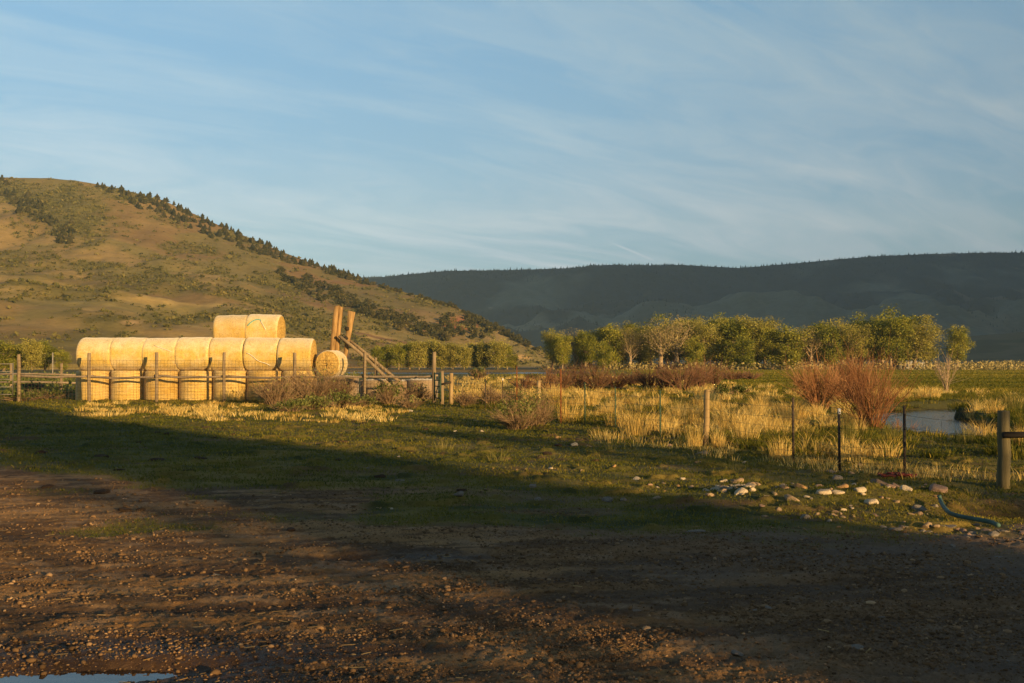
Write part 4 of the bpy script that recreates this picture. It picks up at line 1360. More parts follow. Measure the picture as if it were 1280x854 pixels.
def hill_plant(name, me, u, v, hpx, wf, label, cat, group):
    p = hill_at(u, v)
    if p is None: return 0
    s = hpx * p[1] / FPX
    o = bpy.data.objects.new(name, me); C.objects.link(o)
    o.location = (float(p[0]), float(p[1]), float(p[2]) - .02 * s); o.scale = (s * wf, s * wf, s); o.rotation_euler = (0, 0, rc.rand() * 6.28)
    tag(o, label, cat, group)
    return 1


k = 0
while k < 216:
    u = rc.uniform(100, 460)
    if (u > 340 and rc.rand() < .35) or (u < 150 and rc.rand() < .6): continue
    sk = np.interp(u, SKY_U, SKY_V)
    thick = np.interp(u, [95, 130, 170, 260, 330, 380, 460], [1, 6, 20, 24, 15, 8, 4])
    k += hill_plant('conifer_tree', CM[k % 6], u, sk + .3 + rc.rand() ** 1.2 * thick, rc.uniform(5.5, 9.5), 1.5 + .9 * rc.rand(), 'small dark conifer in the stand along the hill crest', 'conifer', 'conifers along the hill crest')
k = 0
while k < 80:
    u = rc.uniform(-4, 92); v = 236 + u * .72 + rc.randn() * 9
    k += hill_plant('conifer_tree', CM[k % 6], u, v, rc.uniform(6.5, 10.5), 1.5 + .6 * rc.rand(), 'small brownish conifer in the diagonal stand at the upper left of the hill', 'conifer', 'conifers of the diagonal stand')
k = 0
while k < 110:
    u = rc.uniform(345, 560); v = 349 + (u - 345) * .325 + rc.randn() * 4.5 + (4 if u > 430 else 0)
    k += hill_plant('juniper_bush', JM[k % 5], u, v, rc.uniform(5, 10), 1.0 + .4 * rc.rand(), 'dark juniper in the band running down the hill behind the timbers', 'juniper', 'junipers in the hillside band')
k = 0
while k < 34:
    u = rc.uniform(590, 672); v = np.interp(u, SKY_U, SKY_V) + 1.5 + rc.rand() * 6
    k += hill_plant('juniper_bush', JM[k % 5], u, v, rc.uniform(4.5, 7.5), 1.2, 'dark juniper on the low right shoulder of the hill', 'juniper', 'junipers on the right shoulder')
k = 0
while k < 26:
    u = rc.uniform(535, 610); v = rc.uniform(392, 425)
    if v < np.interp(u, SKY_U, SKY_V) + 6: continue
    k += hill_plant('juniper_bush', JM[k % 5], u, v, rc.uniform(5, 9), 1.1, 'scattered dark juniper on the reddish slope', 'juniper', 'junipers on the reddish slope')
k = 0
while k < 40:
    u = rc.uniform(455, 600); v = np.interp(u, SKY_U, SKY_V) + 1.0 + rc.rand() * 2
    if rc.rand() < .4 and u < 540: continue
    k += hill_plant('juniper_bush', JM[k % 5], u, v, rc.uniform(2.5, 5), 1.3, 'tiny dark juniper on the long sloping skyline of the hill', 'juniper', 'junipers on the sloping skyline')


def scrub_stuff():
    rng = np.random.RandomState(71)
    n = 120000
    it = rng.randint(2, 188, n); iu = rng.randint(0, len(HU), n)
    p = HV[it, iu]; d = scrub_density(p[:, 0], p[:, 1], HU[iu], HT[it], HPX[it, iu])
    area = np.interp(HT[it], [0, 1], [.3, 1.0])
    keep = rng.rand(n) < (d * .8 + .035) * area
    p = p[keep]; n = len(p)
    V, Q, A = [], [], []
    m = 9
    s = (.7 + 2.2 * rng.rand(n) ** 3.2) * np.interp(p[:, 1], [280, 1300], [.55, 1.25])
    cen = p[:, None, :] + rng.randn(n, m, 3) * s[:, None, None] * np.array([.55, .55, .22]) + np.array([0, 0, .45]) * s[:, None, None]
    v, q = leafquads(cen.reshape(-1, 3), np.repeat(s * .95, m), rng)
    val = np.repeat(np.clip(.5 + .25 * rng.randn(n), 0, 1), m) + .1 * rng.randn(n * m)
    tag(mesh_np('hill_scrub', v, [q], M['scrub'], attrs={'v': np.repeat(np.clip(val, 0, 1), 4)}), 'low green scrub dotted over the tan hillside', 'scrub', kind='stuff')


scrub_stuff()


def far_forest():
    rng = np.random.RandomState(73)
    n = 26000
    iu = rng.randint(0, len(MTU), n); it = (130 * (1 - rng.rand(n) ** 1.8 * .75)).astype(int).clip(10, 129)
    n2 = 900
    iu = np.concatenate([iu, rng.randint(0, len(MTU), n2)]); it = np.concatenate([it, np.full(n2, 128)])
    p = MTV[it, iu] + np.concatenate([rng.randn(n + n2, 1) * 6, rng.randn(n + n2, 1) * 7, np.zeros((n + n2, 1))], 1)
    keep = (fbm(p[:, 0] / 330, p[:, 1] / 420, 4, 301) < .58) | (it > 112)
    p = p[keep]; n = len(p)
    h = rng.uniform(3.5, 7, n) + 5 * (rng.rand(n) < .06); w = h * .24
    a = np.arange(4) * np.pi / 2
    ring = np.stack([np.cos(a), np.sin(a), np.zeros(4)], 1)
    v = np.concatenate([p[:, None, :] + ring[None] * w[:, None, None] - np.array([0, 0, 1.0]), p[:, None, :] + np.array([0, 0, 1.0]) * h[:, None, None]], 1)
    i = np.arange(n)[:, None] * 5
    t = np.concatenate([i + np.array([[k, (k + 1) % 4, 4]]) for k in range(4)])
    tag(mesh_np('far_forest', v.reshape(-1, 3), [t], M['far_forest'], attrs={'v': np.repeat(rng.rand(n), 5)}), 'dark conifer forest covering the distant blue mountain', 'forest', kind='stuff')


far_forest()


def far_brush():
    """thickets at the far edge of the pasture"""
    rng = np.random.RandomState(77)
    n = 1500
    u = rng.uniform(675, 1480, n); d = rng.uniform(282, 420, n)
    x = (u - 640) / FPX * d
    k = (sstep(.40, .55, fbm(x / 14, d / 20, 3, 78)) > rng.rand(n)) & ((u > 900) | (d < 330))
    x, d = x[k], d[k]; n = len(x); m = 40
    s = 1.2 + 1.8 * rng.rand(n)
    cen = np.stack([x, d, np.zeros(n)], 1)[:, None, :] + rng.rand(n, m, 3) ** 1.5 * [0, 0, 1] * s[:, None, None] + rng.randn(n, m, 3) * [1, 1, 0] * (s * .9)[:, None, None]
    v, q = leafquads(cen.reshape(-1, 3), .6, rng)
    tone = np.repeat(np.clip(.5 + .3 * rng.randn(n), 0, 1), m * 4)
    tag(mesh_np('thicket', v, [q], M['leaf_tan'], attrs={'v': tone}), 'brown and olive thicket along the far edge of the pasture', 'thicket', kind='stuff')
    # behind the left fence: sage flat
    n = 500
    x = rng.uniform(-60, -18, n); y = rng.uniform(52, 150, n)
    s = .5 + .7 * rng.rand(n); m = 40
    cen = np.stack([x, y, np.zeros(n)], 1)[:, None, :] + np.abs(rng.randn(n, m, 3)) * [0, 0, .3] * s[:, None, None] + rng.randn(n, m, 3) * [.45, .45, 0] * s[:, None, None]
    v, q = leafquads(cen.reshape(-1, 3), .22, rng)
    tag(mesh_np('sage_flat', v, [q], M['sage'], attrs={'v': np.repeat(np.clip(.6 + .25 * rng.randn(n), 0, 1), m * 4)}), 'grey green sage flat behind the left fence', 'sage', kind='stuff')


far_brush()


# ------------------------------------------------------------------ hay bales
def bale_side(rng, r, L, axis):
    """bulging net-wrapped side of a round bale, axis along X (lying) or Z (standing)"""
    na, nl = 48, 16
    t = np.concatenate([[-.5, -.485, -.46, -.43], np.linspace(-.39, .39, 10), [.43, .46, .485, .5]]); nl = len(t); an = np.arange(na) / na * 2 * np.pi
    tg, ag = np.meshgrid(t, an, indexing='ij')
    edge = 1 - .075 * np.clip((np.abs(tg) - .42) / .08, 0, 1) ** 2.5
    rr = r * edge * (1 + .018 * (fbm(tg * 5 + 3 * rng.rand() + 10, ag * 1.3, 3, rng.randint(999)) - .5) * 2 + .004 * np.sin(tg * 60 + rng.rand() * 6))
    lobes = 1 + .012 * np.cos(ag * 2 + rng.rand() * 6) + .012 * np.cos(ag * 3 + rng.rand() * 6)
    rr = rr * lobes
    if axis == 'X':
        rr = rr * np.where(np.sin(ag) < -.86, .985, 1.0)
        v = np.stack([tg * L, np.cos(ag) * rr, np.sin(ag) * rr], -1)
    else:
        v = np.stack([np.cos(ag) * rr, np.sin(ag) * rr, tg * L], -1)
    i = (np.arange(nl - 1) * na)[:, None]; j = np.arange(na)[None, :]; k = (j + 1) % na
    q = np.stack([i + j, i + k, i + na + k, i + na + j], -1).reshape(-1, 4)
    if axis == 'X': q = q[:, ::-1]
    return v.reshape(-1, 3), q, rr[0], rr[-1]


def bale_end(rng, r, L, axis, sgn, ring):
    """ragged coiled straw end, slightly domed"""
    na = 48; rad = np.array([0, .12, .25, .38, .5, .62, .75, .88, 1.0]); an = np.arange(na) / na * 2 * np.pi
    V = []
    for i, f in enumerate(rad):
        off = (1 - f ** 2) * .035 + .018 * rng.randn(na) * (f < 1) + .02 * math.sin(i * 2.5) * (f < 1)
        a = np.cos(an) * ring * f; b = np.sin(an) * ring * f; c = sgn * (L / 2 + off)
        V.append(np.stack([c * np.ones(na), a, b], 1) if axis == 'X' else np.stack([a, b, c * np.ones(na)], 1))
    i = (np.arange(len(rad) - 1) * na)[:, None]; j = np.arange(na)[None, :]; k = (j + 1) % na
    q = np.stack([i + j, i + k, i + na + k, i + na + j], -1).reshape(-1, 4)
    return np.concatenate(V), q


rh = np.random.RandomState(81)
BALES = {}
for nm, ax, r, L, m in (('lie', 'X', .77, 1.535, 'hay'), ('up', 'Z', .793, 1.40, 'hay_up'), ('small', 'X', .62, 1.15, 'hay'), ('old', 'Z', .76, 1.12, 'hay_old')):
    BALES[nm] = []
    for k in range(3 if nm in ('lie', 'up') else 1):
        v, q, r0, r1 = bale_side(rh, r, L, ax)
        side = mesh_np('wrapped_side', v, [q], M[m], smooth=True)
        ends = []
        for sg, rg in ((-1, r0), (1, r1)):
            ve, qe = bale_end(rh, r, L, ax, sg, rg)
            ends.append(mesh_np('end_face', ve, [qe], M['hay_end'] if nm != 'old' else M['hay_old'], smooth=True))
        # loose straws standing out of the net
        ns = 420; an_ = rh.rand(ns) * 6.283; tl_ = (rh.rand(ns) - .5) * L * .98
        tl_[:140] = np.sign(tl_[:140]) * L * (.46 + .04 * rh.rand(140))
        rad_ = r * .985; rn = np.stack([tl_, np.cos(an_) * rad_, np.sin(an_) * rad_], 1) if ax == 'X' else np.stack([np.cos(an_) * rad_, np.sin(an_) * rad_, tl_], 1)
        nrm = rn.copy(); nrm[:, 0 if ax == 'X' else 2] = 0; nrm /= np.linalg.norm(nrm, axis=1)[:, None]
        dr = nrm * .6 + rh.randn(ns, 3) * .6; dr /= np.linalg.norm(dr, axis=1)[:, None]; ll = .03 + .09 * rh.rand(ns) ** 2
        sd_ = np.cross(dr, rh.randn(ns, 3)); sd_ /= np.linalg.norm(sd_, axis=1)[:, None]
        vs = np.stack([rn - sd_ * .004, rn + sd_ * .004, rn + dr * ll[:, None]], 1).reshape(-1, 3)
        ends.append(mesh_np('loose_straw', vs, [np.arange(ns * 3).reshape(ns, 3)], M['straw_bale'], attrs={'v': np.repeat(rh.rand(ns), 3)}))
        BALES[nm].append((side, ends, r, L))


nb_ = 0


def bale(kind, loc, rz, label, group):
    global nb_
    side, ends, r, L = BALES[kind][nb_ % len(BALES[kind])]
    nb_ += 1
    root = empty('hay_bale', loc, rz, label, 'hay bale', group)
    root.rotation_euler = (0, R(rh.randn() * .7), rz); root.scale = (1.0, 1 + .02 * rh.randn(), 1 + .012 * rh.randn())
    for o in [side] + ends:
        c = o.copy(); C.objects.link(c); c.parent = root
        if kind in ('lie', 'small'):
            pass
    return root


def bx(u0, u1, d):
    return ((u0 + u1) / 2 - 640) / FPX * d


YB = 46.25
lower = [(91, 133), (133.5, 177), (178, 220), (221, 263), (264, 306), (307, 349), (350, 393)]
upper = [(99, 139), (140, 180), (181, 221), (221.5, 262), (262.5, 304.5), (305, 347.5), (348, 390)]
LOWH = 1.40
zoff = [.0, .01, -.01, .02, .0, .01, -.02]
for i, (a, b) in enumerate(lower):
    x = bx(a, b, YB - .5)
    bale('up', (x, YB + .03 * math.sin(i * 2.3), LOWH / 2 - .02 + gz(x, YB) * 0), rh.rand() * 6, f'golden round hay bale standing on end in the bottom row, {ordinal(i, 7)}', 'hay bales of the bottom row')
up_roots = []
for i, (a, b) in enumerate(upper):
    x = bx(a, b, YB - .45)
    up_roots.append(bale('lie', (x, YB + .05 * math.sin(i * 1.7), LOWH + .74 + zoff[i]), .03 * math.sin(i * 3.1), f'golden round hay bale lying on its side in the second row, {ordinal(i, 7)}', 'hay bales of the second row'))
YB2 = YB + 2.05
for i, (a, b) in enumerate(lower[3:6]):
    x = bx(a, b, YB - .5)
    bale('up', (x, YB2, LOWH / 2 - .02), rh.rand() * 6, 'round hay bale standing on end in the hidden back row', 'hay bales of the back row')
    bale('lie', (x, YB2, LOWH + .74), 0, 'round hay bale lying in the hidden back row below the top pair', 'hay bales of the back row')
t1 = bale('lie', (bx(269, 308, 46.9), YB + 1.02, LOWH + .74 + 1.10), .02, 'left bale of the top pair on the hay stack', 'top pair of hay bales')
t2 = bale('lie', (bx(308.5, 350, 46.9), YB + 1.0, LOWH + .74 + 1.12), -.05, 'right bale of the top pair with a teal strand of twine', 'top pair of hay bales')
t2.rotation_euler = (0, R(1.5), -.05)
old1 = bale('old', (bx(404, 446, 45.5), 46.1, .55), 0, 'grey white wrapped old hay bale below the domed one, right of the stack', None)
bale('small', (bx(395, 430, 45.6), 46.1, 1.10 + .60), R(80), 'small rounded hay bale seated on the grey bale right of the stack', None)
for i, (a, b) in enumerate([(448, 488), (486, 516), (512, 540)]):
    bale('old', (bx(a, b, 48), 48.5 + .35 * (i % 2), .36 - .05 * (i % 2)), rh.rand() * 6, f'slumped weathered hay bale behind the wire at the diagonal poles, {ordinal(i, 3)}', 'slumped old hay bales')
for kk in BALES:
    for side, ends, r, L in BALES[kk]:
        for o in [side] + ends: bpy.data.objects.remove(o)


def twine_on(root, pts, m, r=.02):
    b = MB(); b.tube(np.asarray(pts), r, 4, .5)
    return b.build('twine', m, root)


def arc(r, xs, angs):
    return [[x, -math.cos(a) * r, math.sin(a) * r] for x, a in zip(xs, angs)]


twine_on(t2, arc(.785, np.linspace(-.62, -.05, 9), .15 + .55 * np.sin(np.linspace(.2, 2.0, 9))), M['twine_teal'], .025)
twine_on(t2, arc(.785, np.linspace(-.05, .25, 6), np.linspace(.62, .05, 6)), M['twine_white'], .018)
twine_on(up_roots[5], arc(.785, np.linspace(-.6, .45, 10), np.linspace(.05, -.75, 10) + .05 * np.sin(np.arange(10))), M['twine_white'], .016)
twine_on(up_roots[2], arc(.785, np.linspace(-.2, .6, 10), np.linspace(.55, .15, 10)), M['twine_white'], .015)


# ------------------------------------------------------------------ left fence, gates, timbers
rf = np.random.RandomState(91)
YF = 44.3


def wood_post(b, x, y, z0, z1, r, lean=0.0, sides=9):
    n = 5; t = np.linspace(0, 1, n)
    pts = np.c_[x + lean * t + .006 * rf.randn(n), y + .006 * rf.randn(n), z0 + (z1 - z0) * t]
    b.tube(pts, r * (1.06 - .12 * t), sides, .5, jit=.14, rng=rf)


def fence_x(u):
    return (u - 640) / FPX * YF


fence = empty('wire_fence', (fence_x(280), YF, 0), 0, 'tall wire mesh fence with wooden posts and one rail before the hay bales', 'fence')
ox = fence_x(280)
posts = [24, 112, 196, 280.5, 368, 455.5, 543]
ptop = [443, 441.5, 440.5, 440.5, 441, 440, 440]
for k, u in enumerate(posts):
    b = MB(); zt = EYE + (HOR - ptop[k]) / FPX * YF
    wood_post(b, fence_x(u) - ox, 0, -.15, zt, .075 if k not in (6,) else .09, .02 * rf.randn())
    b.build('post', M['post'], fence, smooth=True)
b = MB()
for a, c in zip(posts[:-1], posts[1:]):
    xa, xc = fence_x(a) - ox, fence_x(c) - ox
    t = np.linspace(0, 1, 7)
    b.tube(np.c_[xa - .15 + (xc - xa + .3) * t, np.full(7, .10) + .02 * rf.randn(7), 1.16 + .02 * rf.randn() - .05 * np.sin(t * 3.1) + .012 * rf.randn(7)], .06 - .015 * t, 7, .5, jit=.15, rng=rf)
b.build('rail', M['rail'], fence, smooth=True)
b = MB()
x0, x1 = fence_x(24) - ox, fence_x(543) - ox
for z in np.arange(.05, 1.90, .15):
    xs = np.arange(x0, x1 + .01, 1.0)
    b.tube(np.c_[xs, np.full(len(xs), -.085) + .01 * rf.randn(len(xs)), z + .012 * rf.randn(len(xs))], .0045, 4, .5, cap=False)
for x in np.arange(x0, x1, .15):
    b.tube([[x, -.085, .04], [x + .01 * rf.randn(), -.085, 1.86]], .0042, 4, .5, cap=False)
b.build('wire_mesh', M['wire'], fence)

# rear fence posts and trough behind at left
rf2 = empty('back_fence', (at(45, 470, 62)[0], 62, 0), 0, 'low weathered fence with a rail behind the wire fence, left of the bales', 'fence')
bx0 = at(45, 470, 62)[0]
for u in (-30, 14, 77, 98):
    b = MB(); wood_post(b, at(u, 470, 62)[0] - bx0, 0, -.15, 1.75 if u != 98 else 1.2, .085); b.build('post', M['post'], rf2, smooth=True)
b = MB()
for z in (.55, 1.05):
    b.tube([[at(-60, 470, 62)[0] - bx0, -.1, z], [0, -.1, z + .04], [at(100, 470, 62)[0] - bx0, -.1, z - .03]], .06, 6, .5, jit=.1, rng=rf)
b.build('rail', M['rail'], rf2, smooth=True)
p = at(41, 480, 58)
b = MB()
for (c, s) in (((0, -.3, .35), (1.0, .05, .42)), ((0, .3, .35), (1.0, .05, .42)), ((-.5, 0, .35), (.05, .66, .42)), ((.5, 0, .35), (.05, .66, .42)), ((0, 0, .16), (.94, .54, .05))):
    b.box(c, s)
tr = empty('feed_trough', (p[0], 58, 0), .1, 'black feed trough standing behind the left wire fence', 'trough')
b.build('tub', M['trough'], tr)
for sx in (-.4, .4):
    for sy in (-.22, .22):
        b = MB(); b.box((sx, sy, .065), (.07, .07, .13)); b.build('leg', M['trough'], tr)

# tube gate at the far left
g = empty('tube_gate', (fence_x(19) - 1.9, YF, 0), 0, 'pale grey tube gate with five bars at the left end of the fence', 'gate')
b = MB()
for z in (.35, .68, 1.02, 1.36, 1.70):
    b.tube([[-1.8, 0, z], [1.8, 0, z]], .021, 6)
b.build('bars', M['pipe'], g)
b = MB()
for x in (-1.8, 0, 1.8): b.tube([[x, .02, .30], [x, .02, 1.75]], .024, 6)
b.build('frame', M['pipe'], g)

# green gate standing open towards the camera
pg = P(545, 504)
g = empty('metal_gate', (pg[0] - .05, 43.2, 0), R(-76), 'dark green metal gate standing open beside the twin wooden posts', 'gate')
b = MB()
for z in (.25, .5, .75, 1.0, 1.28): b.tube([[0, 0, z], [1.5, 0, z]], .024, 6)
b.build('bars', M['tpost_green'], g)
b = MB()
for x in (0, 1.5): b.tube([[x, 0, .12], [x, 0, 1.34]], .036, 7)
b.tube([[.05, .01, .2], [1.45, .01, 1.25]], .018, 6)
b.build('frame', M['tpost_green'], g)
br = empty('post_brace', (P(560, 504)[0], 42.6, 0), 0, 'two short tan wooden gate posts joined by a dark crossbar', 'gate post')
for u, tp in ((554, 464), (565.5, 466.5)):
    b = MB(); wood_post(b, (u - 560) / FPX * 42.6, 0, -.1, EYE + (HOR - tp) / FPX * 42.6, .09 if u > 560 else .085)
    b.build('post', M['post_tan'] if u > 560 else M['post'], br, smooth=True)
b = MB(); b.tube([[-.19, -.12, .84], [.2, -.12, .92]], .045, 7, jit=.1, rng=rf); b.build('crossbar', M['rail_dark'], br, smooth=True)

# leaning timbers behind the stack
YT = 47.6


def timber(corners, depth, label, name='timber_post', groove=False):
    """a baulk through four photo points (top left, top right, bottom right, bottom left) standing at YT"""
    pts = [at(u, v, YT) for u, v in corners]
    tl, tr_, brr, bl = pts
    # run on down to the ground
    k = (tl[2] + .2) / (tl[2] - bl[2])
    blg = tl + (bl - tl) * k; brg = tr_ + (brr - tr_) * k
    org = np.array([blg[0], YT, 0])
    root = empty(name, org, 0, label, 'timber')

    def plank(fa, fb, y0, y1, top_jit):
        n = 9; V = []
        for i in range(n):
            t = i / (n - 1)
            L_ = blg + (tl - blg) * t; Rr = brg + (tr_ - brg) * t
            a = L_ + (Rr - L_) * fa; c = L_ + (Rr - L_) * fb
            j = .02 * rf.randn(4)
            tz = top_jit * (t == 1)
            V += [[a[0] + j[0] * .5, YT + y0 + j[1] * .4, a[2] + tz * rf.rand()], [c[0] + j[2] * .5, YT + y0 + j[3] * .4, c[2] + tz * rf.rand()], [c[0], YT + y1, c[2] + tz * rf.rand()], [a[0], YT + y1, a[2] + tz * rf.rand()]]
        q = []
        for i in range(n - 1):
            for j in range(4):
                q.append([i * 4 + j, i * 4 + (j + 1) % 4, i * 4 + 4 + (j + 1) % 4, i * 4 + 4 + j])
        q += [[0, 3, 2, 1], [4 * (n - 1) + j for j in range(4)]]
        b = MB(); b.add(np.array(V) - org, q)
        return b
    if groove:
        plank(0, .57, 0, depth, .12).build('plank', M['timber'], root)
        plank(.60, 1.0, .05, depth + .03, .12).build('plank', M['timber'], root)
    else:
        plank(0, 1.0, 0, depth, .10).build('plank', M['timber'], root)
    return root


timber([(417.5, 383), (427.8, 385), (422.8, 441), (411.5, 441)], .26, 'broad weathered double timber leaning right behind the hay stack', groove=True)
tb = timber([(435, 389.5), (443.5, 390.5), (433.5, 444), (429.5, 444)], .20, 'narrower timber tapering downwards, leaning right beside the broad double one')
b = MB()
for (u, v) in ((433.5, 411), (432, 423)):
    q = at(u, v, YT - .03) - np.array(tb.location); b.tube([q + [0, .02, 0], q + [0, -.1, 0]], [.11, .09], 8, jit=.3, rng=rf)
b.build('bracket', M['trough'], tb)
rp = empty('pole_ramp', (at(465, 470, YT)[0], YT, 0), 0, 'pair of grey diagonal poles sloping from the timbers down to the right', 'ramp')
oo = np.array([at(465, 470, YT)[0], YT, 0])
ends = [((424, 419), (494, 482)), ((436, 425), (506, 482))]
rails = []
for k, (a, c) in enumerate(ends):
    pa = at(*a, YT - .3 + .9 * k) - oo; pc = at(*c, YT - .3 + .9 * k) - oo
    b = MB(); t = np.linspace(0, 1, 6)[:, None]; b.tube(pa + (pc - pa) * t + .015 * rf.randn(6, 3), np.linspace(.075, .09, 6), 7, jit=.15, rng=rf)
    b.build('pole', M['post'], rp, smooth=True); rails.append((pa, pc))
for f in (.25, .45, .65, .85):
    b = MB(); a = rails[0][0] + (rails[0][1] - rails[0][0]) * f; c = rails[1][0] + (rails[1][1] - rails[1][0]) * (f - .1); b.tube([a, c], .035, 6); b.build('rung', M['post'], rp, smooth=True)
pr_ = at(445, 470, YT + .6)
b = MB(); wood_post(b, 0, 0, -.1, 2.0, .07); o = b.build('prop_post', M['post'], smooth=True, loc=(at(466, 470, 47.2)[0], 48.2, 0))
tag(o, 'thin prop post behind the diagonal poles', 'post')

# ------------------------------------------------------------------ the long wire fence of steel posts
# (photo column, row of the top, row of the base, kind)
tp = [(607, 474, 511, 'dark'), (628.5, 473, 510, 'white'), (646, 458, 514, 'rust'), (673.5, 476, 505, 'wood'), (701, 461, 530, 'rustred'), (731, 478, 531, 'green'), (769, 484, 536, 'green'), (825, 488, 549, 'green'),
      (881.5, 487, 559, 'woodpost'), (991, 497, 576, 'dark'), (1048.5, 511, 587, 'white'), (1130, 507, 593, 'dark'), (1253, 513, 606, 'corner')]
wf = empty('stock_fence', (P(825, 549)[0], P(825, 549)[1], 0), 0, 'long sagging wire stock fence on steel posts running from the gate to the corner post', 'fence')
wo = np.array([wf.location[0], wf.location[1], 0])
line = []


def tpost(x, y, zt, kind, lean):
    b = MB()
    m = {'dark': 'tpost_dark', 'white': 'tpost_dark', 'rust': 'tpost_rust', 'rustred': 'tpost_rust', 'green': 'tpost_green'}[kind]
    s = 1.0 if y > 25 else .8
    b.box((x, y, zt / 2 - .1), (.045 * s, .010, zt + .2), rotz(.3)); b.box((x, y + .024, zt / 2 - .1), (.012, .040, zt + .2), rotz(.3))
    for z in np.arange(.15, zt - .05, .11): b.box((x, y - .010, z), (.016, .012, .022), rotz(.3))
    o = b.build('steel_post', M[m], wf)
    if kind == 'white':
        c = MB(); c.box((x, y - .001, zt - .04), (.050 * s, .02, .09), rotz(.3)); t = c.build('white_tip', M['tip_white'], o)
        o['label'] = 'dark steel post with a white tip'
    elif kind in ('rust', 'rustred'):
        o['label'] = 'rust red steel post'
    return o


for (u, vt, vb, kind) in tp:
    g = P(u, vb); d = g[1]; zt = EYE + (HOR - vt) / FPX * d
    x, y = g[0] - wo[0], g[1] - wo[1]
    if kind in ('dark', 'white', 'green', 'rust', 'rustred'):
        if kind != 'rust' and not (kind == 'wood'): pass
        tpost(x, y, zt, kind, 0)
    elif kind == 'wood':
        b = MB(); wood_post(b, x, y, -.1, zt, .085); b.build('wooden_post', M['post_tan'], wf, smooth=True)
    elif kind == 'woodpost':
        b = MB(); wood_post(b, x, y, -.1, zt, .062, .03); b.build('wooden_post', M['post_tan'], wf, smooth=True)
    if kind != 'wood': line.append((g[0], g[1], min(zt, 1.15)))
cp = P(1253, 606)
line[-1] = (cp[0], cp[1], 1.0)
line = [(P(566, 507)[0], P(566, 507)[1], 1.1)] + line
b = MB()
fr = np.array([.06, .16, .27, .39, .53, .68, .86, 1.0])
for f in fr:
    for (a, c) in zip(line[:-1], line[1:]):
        a_, c_ = np.array(a), np.array(c)
        t = np.linspace(0, 1, 6)
        pts = a_[None] + (c_ - a_)[None] * t[:, None]
        pts[:, 2] = f * (a[2] + (c[2] - a[2]) * t) - .03 * np.sin(t * np.pi) * (.5 + rf.rand())
        b.tube(pts - wo, .0026 + .0016 * (a[1] > 24), 3, .5, cap=False)
for (a, c) in zip(line[:-1], line[1:]):
    n = int(np.hypot(a[0] - c[0], a[1] - c[1]) / .30)
    for i in range(1, n):
        t = i / n; x = a[0] + (c[0] - a[0]) * t; y = a[1] + (c[1] - a[1]) * t; h = (a[2] + (c[2] - a[2]) * t) * .86
        b.tube([np.array([x, y, .04]) - wo, np.array([x + .01 * rf.randn(), y, h - .03]) - wo], .0020 + .001 * (y > 24), 3, .5, cap=False)
b.build('wire', M['wire'], wf)
# corner post with its rail, to the right edge
co = empty('corner_post', (cp[0], cp[1], 0), 0, 'thick round wooden corner post with a dark rail at the right end of the fence', 'post')
b = MB(); wood_post(b, 0, 0, -.2, EYE + (HOR - 513.5) / FPX * cp[1], .082, .0, 14); b.build('post', M['post_treated'], co, smooth=True)
b = MB(); zr = EYE + (HOR - 543) / FPX * cp[1]
b.tube([[-.05, -.10, zr], [.6, -.07, zr + .005], [1.4, -.05, zr + .02], [2.3, -.10, zr + .03]], [.045, .047, .045, .04], 8, jit=.12, rng=rf); b.build('rail', M['rail_dark'], co, smooth=True)
b = MB(); wood_post(b, 2.35, .02, -.2, 1.05, .082, .0, 12); b.build('post', M['post_treated'], co, smooth=True)


# ------------------------------------------------------------------ stones
def ico(sub):
    import bmesh
    bm = bmesh.new(); bmesh.ops.create_icosphere(bm, subdivisions=sub, radius=1.0)
    v = np.array([x.co[:] for x in bm.verts]); f = np.array([[q.index for q in p.verts] for p in bm.faces]); bm.free()
    return v, f


IV2, IF2 = ico(3)
IV1, IF1 = ico(1)
rst = np.random.RandomState(101)
stone_me = {}


def stone_mesh(tone, k):
    if (tone, k) in stone_me: return stone_me[(tone, k)]
    rng = np.random.RandomState(500 + k)
    v = IV2.copy()
    ph = rng.rand(3) * 50
    n = fbm(v[:, 0] * .9 + ph[0], v[:, 1] * .9 + v[:, 2] * .7 + ph[1], 3, 400 + k) - .5
    v = v * (1 + .7 * n)[:, None]
    for _ in range(11):       # worn flats and broken faces
        dn = rng.randn(3); dn /= np.linalg.norm(dn); lim = .52 + .3 * rng.rand()
        dd = v @ dn; v = v - np.maximum(dd - lim, 0)[:, None] * dn * .94
    v = v * (1 + .10 * (fbm(v[:, 0] * 5 + 9, v[:, 1] * 5 + v[:, 2] * 4, 3, 430 + k) - .5))[:, None] * 1.2
    v = v * np.array([1.0, .75 + .2 * rng.rand(), .55 + .18 * rng.rand()])
    o = mesh_np('stone', v, [IF2], M['stone_' + tone], smooth=True); me = o.data; bpy.data.objects.remove(o)
    stone_me[(tone, k)] = me
    return me


